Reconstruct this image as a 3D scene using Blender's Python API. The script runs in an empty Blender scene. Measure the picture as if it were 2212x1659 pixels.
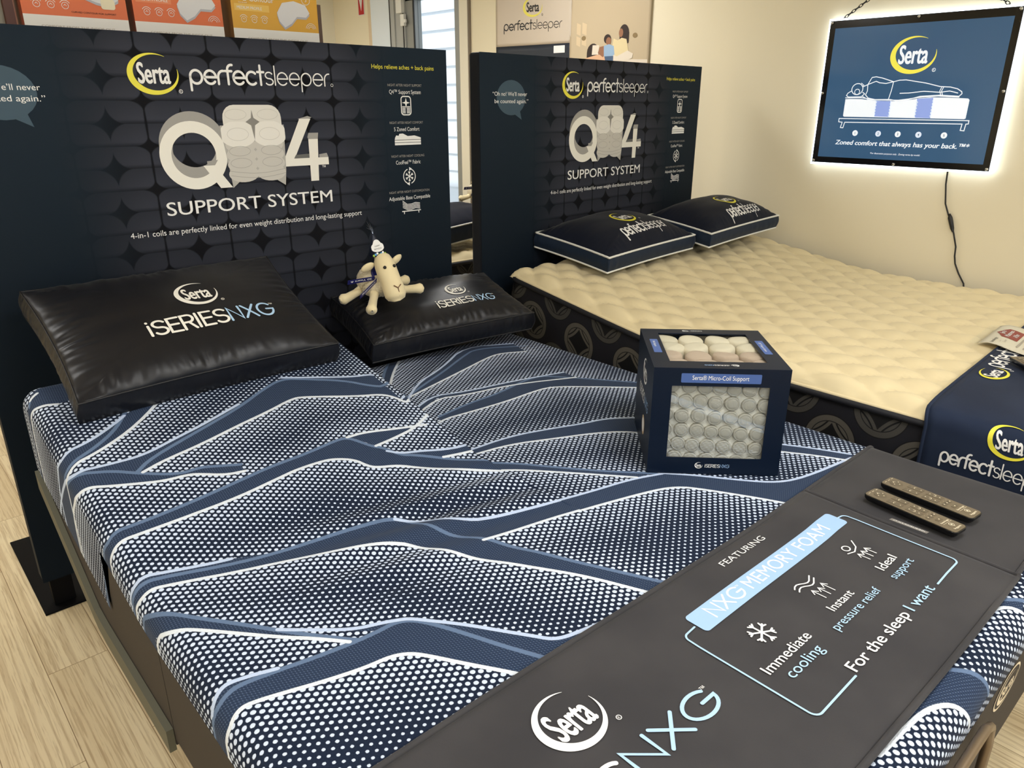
import bpy, bmesh, math, random
import numpy as np
from mathutils import Vector, Matrix, Euler, noise

PI = math.pi
SC = bpy.context.scene
COL = SC.collection
rnd = random.Random(7)

# ------------------------------------------------------------------ camera
cam_data = bpy.data.cameras.new('camera')
cam = bpy.data.objects.new('camera', cam_data)
COL.objects.link(cam)
cam_data.sensor_width = 36.0
cam_data.lens = 36.0 * 1607.0 / 2212.0
cam_data.clip_start = 0.02
RW = np.array([[0.74123139, -0.23461891, 0.62891175],
               [-0.67124822, -0.26097305, 0.6937715],
               [0.0013571, -0.93640111, -0.35092895]])
M4 = Matrix(((RW[0][0], -RW[0][1], -RW[0][2], 0.0),
             (RW[1][0], -RW[1][1], -RW[1][2], 0.0),
             (RW[2][0], -RW[2][1], -RW[2][2], 1.735),
             (0, 0, 0, 1)))
q_ = M4.to_quaternion()
cam.matrix_world = Matrix.Translation((0, 0, 1.735)) @ q_.to_matrix().to_4x4()
SC.camera = cam

# ------------------------------------------------------------------ view, world, sun
SC.view_settings.view_transform = 'Standard'
SC.view_settings.look = 'None'
SC.view_settings.gamma = 1.0
SC.view_settings.use_curve_mapping = False
SC.view_settings.exposure = 0.0
world = bpy.data.worlds.new('sky')
SC.world = world
world.use_nodes = True
bgn = world.node_tree.nodes['Background']
bgn.inputs[0].default_value = (0.80, 0.90, 1.0, 1)
bgn.inputs[1].default_value = 1.25
sun_d = bpy.data.lights.new('sun', 'SUN')
sun_d.energy = 2.2
sun_d.angle = 0.03
sun_d.color = (1.0, 0.97, 0.92)
sun = bpy.data.objects.new('sun', sun_d)
COL.objects.link(sun)
sun.rotation_euler = Vector((.62, .20, -.76)).to_track_quat('-Z', 'Y').to_euler()   # high sun, falls on the siding outside
ROOM_LAMP_POWER = 28.5
ROOM_LAMP_COLOR = (1.0, 0.995, 0.985)


# ------------------------------------------------------------------ helpers
def tag(o, label=None, cat=None, group=None, kind=None):
    if label: o['label'] = label
    if cat: o['category'] = cat
    if group: o['group'] = group
    if kind: o['kind'] = kind
    return o


def link(name, me, mats, parent=None, smooth=False):
    o = bpy.data.objects.new(name, me)
    COL.objects.link(o)
    if mats is not None:
        for m in (mats if isinstance(mats, (list, tuple)) else [mats]):
            me.materials.append(m)
    if smooth:
        me.polygons.foreach_set('use_smooth', [True] * len(me.polygons))
    if parent is not None:
        o.parent = parent
    return o


def mesh(name, verts, faces, mats, parent=None, smooth=False, fm=None):
    me = bpy.data.meshes.new(name)
    me.from_pydata([tuple(map(float, v)) for v in verts], [], faces)
    o = link(name, me, mats, parent, smooth)
    if fm is not None:
        me.polygons.foreach_set('material_index', fm)
    me.update()
    return o


def empty(name, loc=(0, 0, 0), rot=(0, 0, 0), label=None, cat=None, group=None):
    o = bpy.data.objects.new(name, None)
    o.empty_display_size = 0.1
    COL.objects.link(o)
    o.location = loc
    o.rotation_euler = rot
    return tag(o, label, cat, group)


class MB:
    """collects simple solids into one mesh"""
    def __init__(s):
        s.v = []; s.f = []; s.m = []
    def add(s, vs, fs, mi=0):
        b = len(s.v)
        s.v += [tuple(v) for v in vs]
        s.f += [tuple(i + b for i in f) for f in fs]
        s.m += [mi] * len(fs)
    def box(s, a, b, mi=0):
        x0, y0, z0 = a; x1, y1, z1 = b
        s.add([(x0, y0, z0), (x1, y0, z0), (x1, y1, z0), (x0, y1, z0), (x0, y0, z1), (x1, y0, z1), (x1, y1, z1), (x0, y1, z1)],
              [(0, 3, 2, 1), (4, 5, 6, 7), (0, 1, 5, 4), (1, 2, 6, 5), (2, 3, 7, 6), (3, 0, 4, 7)], mi)
    def tube(s, pts, r, n=8, mi=0, closed=False, cap=True):
        pts = [Vector(p) for p in pts]
        N = len(pts)
        rr = r if isinstance(r, (list, tuple)) else [r] * N
        rings = []
        up = None
        for i, p in enumerate(pts):
            if closed:
                t = (pts[(i + 1) % N] - pts[i - 1])
            else:
                t = pts[min(i + 1, N - 1)] - pts[max(i - 1, 0)]
            t.normalize()
            if up is None:
                up = Vector((0, 0, 1)) if abs(t.z) < .9 else Vector((1, 0, 0))
            a = t.cross(up)
            if a.length < 1e-6:
                a = t.orthogonal()
            a.normalize()
            b = a.cross(t).normalized()
            up = b
            rings.append([p + (a * math.cos(2 * PI * k / n) + b * math.sin(2 * PI * k / n)) * rr[i] for k in range(n)])
        vs = [v for R in rings for v in R]
        fs = []
        for i in range(N if closed else N - 1):
            j = (i + 1) % N
            for k in range(n):
                fs.append((i * n + k, i * n + (k + 1) % n, j * n + (k + 1) % n, j * n + k))
        if cap and not closed:
            fs.append(tuple(range(n)))
            fs.append(tuple((N - 1) * n + k for k in reversed(range(n))))
        s.add(vs, fs, mi)
    def lathe(s, prof, n=20, M=Matrix.Identity(4), mi=0):
        vs = []; fs = []
        for (r, z) in prof:
            for k in range(n):
                vs.append(M @ Vector((r * math.cos(2 * PI * k / n), r * math.sin(2 * PI * k / n), z)))
        for i in range(len(prof) - 1):
            for k in range(n):
                fs.append((i * n + k, i * n + (k + 1) % n, (i + 1) * n + (k + 1) % n, (i + 1) * n + k))
        fs.append(tuple(reversed(range(n))))
        fs.append(tuple((len(prof) - 1) * n + k for k in range(n)))
        s.add(vs, fs, mi)
    def ellipsoid(s, c, r, n=16, m=10, mi=0, R=None, f=None):
        vs = []; fs = []
        c = Vector(c)
        for i in range(m + 1):
            a = PI * i / m
            for k in range(n):
                b = 2 * PI * k / n
                p = Vector((math.sin(a) * math.cos(b), math.sin(a) * math.sin(b), math.cos(a)))
                if f: p = f(p)
                p = Vector((p.x * r[0], p.y * r[1], p.z * r[2]))
                if R: p = R @ p
                vs.append(c + p)
        for i in range(m):
            for k in range(n):
                fs.append((i * n + k, (i + 1) * n + k, (i + 1) * n + (k + 1) % n, i * n + (k + 1) % n))
        s.add(vs, fs, mi)
    def build(s, name, mats, parent=None, smooth=False, bevel=0.0, weld=False):
        o = mesh(name, s.v, s.f, mats, parent, smooth, s.m)
        if weld:
            bm = bmesh.new(); bm.from_mesh(o.data)
            bmesh.ops.remove_doubles(bm, verts=bm.verts, dist=1e-5)
            bm.to_mesh(o.data); bm.free()
        if bevel:
            md = o.modifiers.new('bevel', 'BEVEL')
            md.width = bevel; md.segments = 2; md.limit_method = 'ANGLE'
        return o


def sheet(name, f, us, vs, mats, parent=None, thick=0.0, smooth=True):
    """grid surface f(u, v) -> xyz; closed to a slab when thick > 0"""
    nu, nv = len(us), len(vs)
    P = [[Vector(f(u, v)) for v in vs] for u in us]
    V = [P[i][j] for i in range(nu) for j in range(nv)]
    F = [(i * nv + j, (i + 1) * nv + j, (i + 1) * nv + j + 1, i * nv + j + 1) for i in range(nu - 1) for j in range(nv - 1)]
    if thick:
        B = []
        for i in range(nu):
            for j in range(nv):
                a = P[min(i + 1, nu - 1)][j] - P[max(i - 1, 0)][j]
                b = P[i][min(j + 1, nv - 1)] - P[i][max(j - 1, 0)]
                n = a.cross(b).normalized()
                B.append(P[i][j] - n * thick)
        o_ = nu * nv
        V += B
        F += [tuple(reversed([k + o_ for k in f_])) for f_ in F[:]]
        for i in range(nu - 1):
            F.append((i * nv, i * nv + o_, (i + 1) * nv + o_, (i + 1) * nv))
            F.append((i * nv + nv - 1, (i + 1) * nv + nv - 1, (i + 1) * nv + nv - 1 + o_, i * nv + nv - 1 + o_))
        for j in range(nv - 1):
            F.append((j, j + 1, j + 1 + o_, j + o_))
            q = (nu - 1) * nv
            F.append((q + j, q + j + o_, q + j + 1 + o_, q + j + 1))
    return mesh(name, V, F, mats, parent, smooth)


# ------------------------------------------------------------------ materials
MATS = {}
def srgb(r, g, b):
    f = lambda c: ((c / 255 + .055) / 1.055) ** 2.4 if c > 10 else c / 255 / 12.92
    return (f(r), f(g), f(b), 1)


def mat(name, col, rough=.6, spec=.5, metal=0., sheen=0., coat=0., emit=None, es=0., bump=None, bs=.2, bd=.002, ani=None):
    if name in MATS: return MATS[name]
    m = bpy.data.materials.new(name)
    m.use_nodes = True
    nt = m.node_tree
    b = nt.nodes['Principled BSDF']
    b.inputs['Base Color'].default_value = col if len(col) == 4 else (*col, 1)
    b.inputs['Roughness'].default_value = rough
    b.inputs['Specular IOR Level'].default_value = spec
    b.inputs['Metallic'].default_value = metal
    if sheen:
        b.inputs['Sheen Weight'].default_value = sheen
        b.inputs['Sheen Roughness'].default_value = .4
    if coat:
        b.inputs['Coat Weight'].default_value = coat
        b.inputs['Coat Roughness'].default_value = .03
    if emit:
        b.inputs['Emission Color'].default_value = (*emit[:3], 1)
        b.inputs['Emission Strength'].default_value = es
    if bump:
        tc = nt.nodes.new('ShaderNodeTexCoord')
        n = nt.nodes.new('ShaderNodeTexNoise')
        n.inputs['Scale'].default_value = bump
        n.inputs['Detail'].default_value = 3
        nt.links.new(tc.outputs['Object'], n.inputs['Vector'])
        bp = nt.nodes.new('ShaderNodeBump')
        bp.inputs['Strength'].default_value = bs
        bp.inputs['Distance'].default_value = bd
        nt.links.new(n.outputs['Fac'], bp.inputs['Height'])
        nt.links.new(bp.outputs['Normal'], b.inputs['Normal'])
    MATS[name] = m
    return m


class NG:
    """little wrapper for building node graphs with arithmetic"""
    def __init__(s, m):
        s.nt = m.node_tree
        s.b = s.nt.nodes['Principled BSDF']
    def n(s, t, **kw):
        x = s.nt.nodes.new(t)
        for k, v in kw.items(): setattr(x, k, v)
        return x
    def setin(s, sock, v):
        if isinstance(v, bpy.types.NodeSocket): s.nt.links.new(v, sock)
        else: sock.default_value = v
    def M(s, op, a, b=0.0, c=None):
        x = s.n('ShaderNodeMath', operation=op)
        s.setin(x.inputs[0], a); s.setin(x.inputs[1], b)
        if c is not None: s.setin(x.inputs[2], c)
        return x.outputs[0]
    def ramp(s, v, a, b):   # smooth 0..1 between a and b
        x = s.n('ShaderNodeMapRange', interpolation_type='SMOOTHSTEP')
        s.setin(x.inputs['Value'], v)
        s.setin(x.inputs['From Min'], a); s.setin(x.inputs['From Max'], b)
        return x.outputs[0]
    def lin(s, v, a, b, c, d):
        x = s.n('ShaderNodeMapRange')
        s.setin(x.inputs['Value'], v)
        for k, q in (('From Min', a), ('From Max', b), ('To Min', c), ('To Max', d)): s.setin(x.inputs[k], q)
        return x.outputs[0]
    def mix(s, f, a, b):
        x = s.n('ShaderNodeMix', data_type='RGBA')
        s.setin(x.inputs[0], f); s.setin(x.inputs[6], a); s.setin(x.inputs[7], b)
        return x.outputs[2]
    def attr(s, name):
        return s.n('ShaderNodeAttribute', attribute_name=name).outputs['Fac']
    def objxyz(s):
        tc = s.n('ShaderNodeTexCoord'); sp = s.n('ShaderNodeSeparateXYZ')
        s.nt.links.new(tc.outputs['Object'], sp.inputs[0])
        return sp.outputs[0], sp.outputs[1], sp.outputs[2]
    def uv(s):
        tc = s.n('ShaderNodeTexCoord'); sp = s.n('ShaderNodeSeparateXYZ')
        s.nt.links.new(tc.outputs['UV'], sp.inputs[0])
        return sp.outputs[0], sp.outputs[1]
    def comb(s, x, y, z=0.0):
        c = s.n('ShaderNodeCombineXYZ')
        s.setin(c.inputs[0], x); s.setin(c.inputs[1], y); s.setin(c.inputs[2], z)
        return c.outputs[0]
    def noise(s, vec, scale, detail=3.0, rough=.5, out='Fac'):
        x = s.n('ShaderNodeTexNoise')
        s.nt.links.new(vec, x.inputs['Vector'])
        x.inputs['Scale'].default_value = scale; x.inputs['Detail'].default_value = detail; x.inputs['Roughness'].default_value = rough
        return x.outputs[out]
    def bump(s, h, strength, dist):
        x = s.n('ShaderNodeBump')
        s.setin(x.inputs['Height'], h); x.inputs['Strength'].default_value = strength; x.inputs['Distance'].default_value = dist
        s.nt.links.new(x.outputs[0], s.b.inputs['Normal'])
    def color(s, c): s.setin(s.b.inputs['Base Color'], c)


WHITE = mat('print_white', (.88, .88, .87), .6)
CREAMW = mat('print_cream', (.88, .86, .79), .6)
YELLOW = mat('print_yellow', (.85, .78, .06), .55)
LTBLUE = mat('print_light_blue', (.36, .55, .86), .55)
PALEB = mat('print_pale_blue', (.42, .62, .86), .55)
GREYW = mat('print_grey', (.36, .35, .33), .6)
GREYD = mat('print_dark_grey', (.13, .13, .125), .6)
TEALB = mat('print_teal_bubble', (.035, .075, .115), .6)
BLACKP = mat('print_black', (.012, .012, .014), .6)


# ------------------------------------------------------------------ flat artwork (lettering, logos, icons)
TXT = {}
def text_polys(body, bold=0.0):
    key = (body, bold)
    if key in TXT: return TXT[key]
    cu = bpy.data.curves.new('lettering', 'FONT')
    cu.body = body; cu.size = 1.0; cu.resolution_u = 4
    ob = bpy.data.objects.new('lettering', cu)
    COL.objects.link(ob)
    dg = bpy.context.evaluated_depsgraph_get()
    me = bpy.data.meshes.new_from_object(ob.evaluated_get(dg))
    vs = [(v.co.x, v.co.y) for v in me.vertices]
    fs = [tuple(p.vertices) for p in me.polygons]
    bpy.data.objects.remove(ob); bpy.data.curves.remove(cu); bpy.data.meshes.remove(me)
    if bold > 0:     # heavier weight: the face overprinted with slight offsets
        v0, f0 = vs, fs; vs = []; fs = []
        for a in range(6):
            dx, dy = bold * math.cos(a * PI / 3), bold * .45 * math.sin(a * PI / 3); b_ = len(vs)
            vs += [(v[0] + dx, v[1] + dy, .02 * a) for v in v0]; fs += [tuple(i + b_ for i in f) for f in f0]
    x0 = min(v[0] for v in vs); x1 = max(v[0] for v in vs)
    vs = [((v[0] - x0), *v[1:]) for v in vs]
    TXT[key] = (vs, fs, x1 - x0)
    return TXT[key]
CAP = 0.72   # cap height of the built-in face at size 1 (measured below)
_v, _f, _w = text_polys('H')
CAP = max(v[1] for v in _v)


def arc(cx, cy, rx, ry, a0, a1, n=24):
    return [(cx + rx * math.cos(math.radians(a0 + (a1 - a0) * i / n)), cy + ry * math.sin(math.radians(a0 + (a1 - a0) * i / n))) for i in range(n + 1)]

# thin round stroke letters: x-height 1 (lower case) or cap height 1 (upper case): (strokes, advance)
def _S(w, h, k):
    r = h * .27
    return [arc(w / 2, h - r, w / 2, r, 40, 270, 18) + arc(w / 2, r, w / 2, h / 2 - 0 if 0 else r if abs(h - 4 * r) < 1e-6 else (h - 2 * r) / 2, 90, -140, 18)]
def glyph(c):
    if c == 'p': return [[(0, -.5), (0, .5)] + arc(.5, .5, .5, .5, 180, -180, 32)], 1.22
    if c == 'e': return [[(.02, .5), (1, .5)] + arc(.5, .5, .5, .5, 0, 318, 30)], 1.2
    if c == 'r': return [[(0, 0), (0, .5)] + arc(.46, .5, .46, .5, 180, 84, 12)], .66
    if c == 'f': return [[(.22, 0), (.22, 1.1)] + arc(.6, 1.1, .38, .38, 180, 80, 10), [(0, 1), (.58, 1)]], .70
    if c == 'c': return [arc(.5, .5, .5, .5, 48, 312, 26)], 1.06
    if c == 't': return [[(.26, 0), (.26, 1.5)], [(0, 1), (.58, 1)]], .72
    if c == 's': return [arc(.36, .75, .34, .25, 30, 265, 16) + arc(.36, .25, .36, .25, 85, -150, 16)], .92
    if c == 'l': return [[(0, 0), (0, 1.5)]], .24
    if c == 'i': return [[(0, 0), (0, .72)], [(0, .97), (0, 1.0)]], .24
    if c == 'S': return [arc(.34, .75, .32, .25, 28, 265, 16) + arc(.34, .25, .34, .25, 85, -152, 16)], .84
    if c == 'E': return [[(.58, 1), (0, 1), (0, 0), (.58, 0)], [(0, .52), (.52, .52)]], .76
    if c == 'R': return [[(0, 0), (0, 1), (.36, 1)] + arc(.36, .74, .26, .26, 90, -90, 14) + [(0, .48)], [(.33, .48), (.62, 0)]], .84
    if c == 'I': return [[(0, 0), (0, 1)]], .27
    if c == 'N': return [[(0, 0), (0, 1), (.68, 0), (.68, 1)]], .88
    if c == 'X': return [[(0, 0), (.72, 1)], [(0, 1), (.72, 0)]], .88
    if c == 'G': return [arc(.48, .5, .48, .5, 45, 360, 28) + [(.55, .5)]], 1.0
    return [], .4


class Art:
    def __init__(s):
        s.v = []; s.f = []; s.m = []; s.mats = []; s.L = 0; s.k = 0
    def mi(s, m):
        if m not in s.mats: s.mats.append(m)
        return s.mats.index(m)
    def add(s, vs, fs, m, L=None):
        L = s.L if L is None else L
        b = len(s.v)
        s.k += .02          # each piece lies a hair above the one before
        s.v += [(q[0], q[1], L + s.k + (q[2] if len(q) > 2 else 0)) for q in vs]
        s.f += [tuple(i + b for i in f) for f in fs]
        s.m += [s.mi(m)] * len(fs)
    def poly(s, pts, m, L=None): s.add(pts, [tuple(range(len(pts)))], m, L)
    def rect(s, x0, y0, x1, y1, m, r=0.0, L=None):
        if r:
            p = arc(x1 - r, y1 - r, r, r, 0, 90, 5) + arc(x0 + r, y1 - r, r, r, 90, 180, 5) + arc(x0 + r, y0 + r, r, r, 180, 270, 5) + arc(x1 - r, y0 + r, r, r, 270, 360, 5)
        else:
            p = [(x0, y0), (x1, y0), (x1, y1), (x0, y1)]
        s.poly(p, m, L)
    def disc(s, cx, cy, rx, m, ry=None, n=28, L=None): s.poly(arc(cx, cy, rx, ry or rx, 0, 360 * (n - 1) / n, n - 1), m, L)
    def stroke(s, pts, w, m, closed=False, cap=True, L=None):
        P = []
        for p in pts:
            if not P or math.dist(p, P[-1]) > 1e-7: P.append(p)
        if closed and math.dist(P[0], P[-1]) < 1e-7: P.pop()
        n = len(P)
        if n < 2: return
        if cap and not closed:   # round ends: taper out over half a width
            def ext(a, b):
                d = math.dist(a, b); u = ((a[0] - b[0]) / d, (a[1] - b[1]) / d)
                return [((a[0] + u[0] * w * q), (a[1] + u[1] * w * q), k) for q, k in ((.5, .25), (.42, .62), (.25, .9))]
            A = ext(P[0], P[1]); B = ext(P[-1], P[-2])
            Q = A + [(p[0], p[1], 1) for p in P] + B[::-1]
        else:
            Q = [(p[0], p[1], 1) for p in P]
        n = len(Q); vs = []
        for i in range(n):
            a = Q[i - 1] if (closed or i) else Q[i]
            b = Q[(i + 1) % n] if (closed or i < n - 1) else Q[i]
            c = Q[i]
            def un(p, q):
                d = math.hypot(q[0] - p[0], q[1] - p[1])
                return ((q[0] - p[0]) / d, (q[1] - p[1]) / d) if d > 1e-9 else None
            t1 = un(a, c); t2 = un(c, b)
            t1 = t1 or t2; t2 = t2 or t1
            nx, ny = -(t1[1] + t2[1]), (t1[0] + t2[0])
            l = math.hypot(nx, ny)
            if l < .3: nx, ny, l = -t1[1], t1[0], 1
            nx /= l; ny /= l
            k = min(1.6, 1 / max(.4, nx * -t1[1] + ny * t1[0])) * c[2] * w / 2
            vs += [(c[0] + nx * k, c[1] + ny * k), (c[0] - nx * k, c[1] - ny * k)]
        fs = [(2 * i, 2 * i + 1, 2 * ((i + 1) % n) + 1, 2 * ((i + 1) % n)) for i in range(n if closed else n - 1)]
        s.add(vs, fs, m, L)
    def text(s, body, x, y, m, cap=None, w=None, align='l', bold=0.0, shear=0.0, L=None):
        vs, fs, tw = text_polys(body, bold)
        ky = cap / CAP if cap else w / tw
        kx = w / tw if w else ky
        W = tw * kx
        ox = x - (0 if align == 'l' else W / 2 if align == 'c' else W)
        s.add([(ox + v[0] * kx + shear * v[1] * ky, y + v[1] * ky, *v[2:]) for v in vs], fs, m, L)
        if bold > 0: s.k += .12
        return W
    def strokes(s, word, x, y, h, w, mfun, lw, L=None):
        """word in the round stroke face, baseline (x, y), unit height h, total width w"""
        adv = sum(glyph(c)[1] for c in word) - .2
        k = w / adv
        cx = 0
        for i, c in enumerate(word):
            g, a = glyph(c)
            m, q = mfun(i)
            for st in g:
                s.stroke([(x + (cx + p[0]) * k, y + p[1] * h) for p in st], lw * q, m, L=L)
            cx += a
    def perfect(s, x, y, h, w, m, L=None):
        s.strokes('perfectsleeper', x, y, h, w, lambda i: (m, 1.0 if i < 7 else .58), h * .19, L)
    def iseries(s, x, y, h, w, m1, m2, L=None, q=1.0):
        s.strokes('iSERIESNXG', x, y, h, w, lambda i: (m1 if i < 7 else m2, 1.0 if i < 7 else .9), h * .125 * q, L)
        s.text('™', x + w + h * .08, y + h * .78, m1, cap=h * .2, L=L)
    def serta(s, cx, cy, rx, ry, mring, mtxt, reg=True, L=None):
        n = 60; vs = []; fs = []
        for i in range(n + 1):
            u = i / n
            a = math.radians(58 + (375 - 58) * u)
            t = .25 * math.sin(PI * u) ** 1.0 * (1 - .35 * abs(u - .52)) + .012
            for r in (1.0, 1.0 - t):
                vs.append((cx + rx * r * math.cos(a), cy + ry * r * math.sin(a)))
        for i in range(n): fs.append((2 * i, 2 * i + 2, 2 * i + 3, 2 * i + 1))
        s.add(vs, fs, mring, L)
        s.text('Serta', cx + .02 * rx, cy - .44 * ry, mtxt, cap=.96 * ry, w=1.28 * rx, align='c', bold=.034, L=L)
        if reg:
            s.stroke(arc(cx + rx * 1.0, cy - ry * .82, rx * .07, rx * .07, 0, 340, 14), rx * .022, mtxt, closed=True, L=L)
            s.text('R', cx + rx * 1.0, cy - ry * .82 - rx * .035, mtxt, cap=rx * .07, align='c', L=L)
    def build(s, name, parent, fmap, cell=None, eps=.0006, step=.0004):
        """fmap(x, y, lift) -> xyz"""
        me = bpy.data.meshes.new(name)
        me.from_pydata([(x, y, L) for x, y, L in s.v], [], s.f)
        me.polygons.foreach_set('material_index', s.m)
        me.update()
        if cell:
            bm = bmesh.new(); bm.from_mesh(me)
            for ax in (0, 1):
                lo = min(v[ax] for v in s.v); hi = max(v[ax] for v in s.v)
                k = math.ceil(lo / cell)
                while k * cell < hi:
                    co = [0, 0, 0]; no = [0, 0, 0]; co[ax] = k * cell + 1e-5; no[ax] = 1
                    bmesh.ops.bisect_plane(bm, geom=bm.verts[:] + bm.edges[:] + bm.faces[:], plane_co=co, plane_no=no, dist=1e-7)
                    k += 1
            bm.to_mesh(me); bm.free()
        for v in me.vertices:
            v.co = fmap(v.co.x, v.co.y, eps + step * v.co.z)
        for m in s.mats: me.materials.append(m)
        me.update()
        o = bpy.data.objects.new(name, me)
        COL.objects.link(o)
        o.parent = parent
        return o

# ------------------------------------------------------------------ surface of the near mattress and its stitched lines (arc coordinates on the cover)
XL,XR,YF,YH,ZM=.295,2.245,.215,2.50,.75
R1=.05; AQ=R1*np.pi/2; SPL=1.27
S0=XL+R1; S1=XR-R1; T0=YF+R1; T1=YH-R1
def wrap(s,a,b,r):
    """arc-length coordinate -> (position, drop) for a flat run a..b with rounded ends of radius r"""
    s=np.asarray(s,float); q=r*np.pi/2
    pos=np.clip(s,a,b).astype(float); drop=np.zeros_like(pos)
    for sg,e,m in ((1,b,s>b),(-1,a,s<a)):
        u=np.abs(s-e); th=np.clip(u/r,0,np.pi/2)
        pos=np.where(m,e+sg*r*np.sin(th),pos)
        drop=np.where(m,r*(1-np.cos(th))+np.maximum(u-q,0),drop)
    return pos,drop
def sm(a,b,x):
    t=np.clip((x-a)/(b-a),0,1); return t*t*(3-2*t)
def lift(s,t):
    """height of the raised head section of the left half, plus the ripples at its fold"""
    left=(s<SPL)
    u=np.asarray(t)-1.52
    ramp=.215*np.where(u>0,(u+np.sqrt(u*u+.004))/2,(u+np.sqrt(u*u+.004))/2)
    fade=sm(1.25,1.75,t)
    L=ramp*np.where(left,1,0)*1.0+0*fade
    rip=.0075*np.exp(-((t-1.36)/.20)**2)*sm(.45,.85,s)*np.where(left,1-sm(1.2,1.27,s)*.3,0)*np.sin(2*np.pi*(t+.22*s)/.125)
    return L+rip*1.0
def mat1(s,t,D=.078):
    x,dx=wrap(s,S0,S1,R1); y,dy=wrap(t,T0,T1,R1)
    side=np.clip(dx/.05,0,1)
    Dm=D+np.where(s<SPL,.19*sm(1.80,1.825,t),.10*sm(1.5,1.6,t))
    d=np.minimum(dx+dy,Dm)
    x=x-.0*dx
    l=lift(s,t)
    y=y-np.where(s<SPL,.012*np.maximum(t-1.52,0),0)
    return x,y,ZM+l-d

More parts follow.
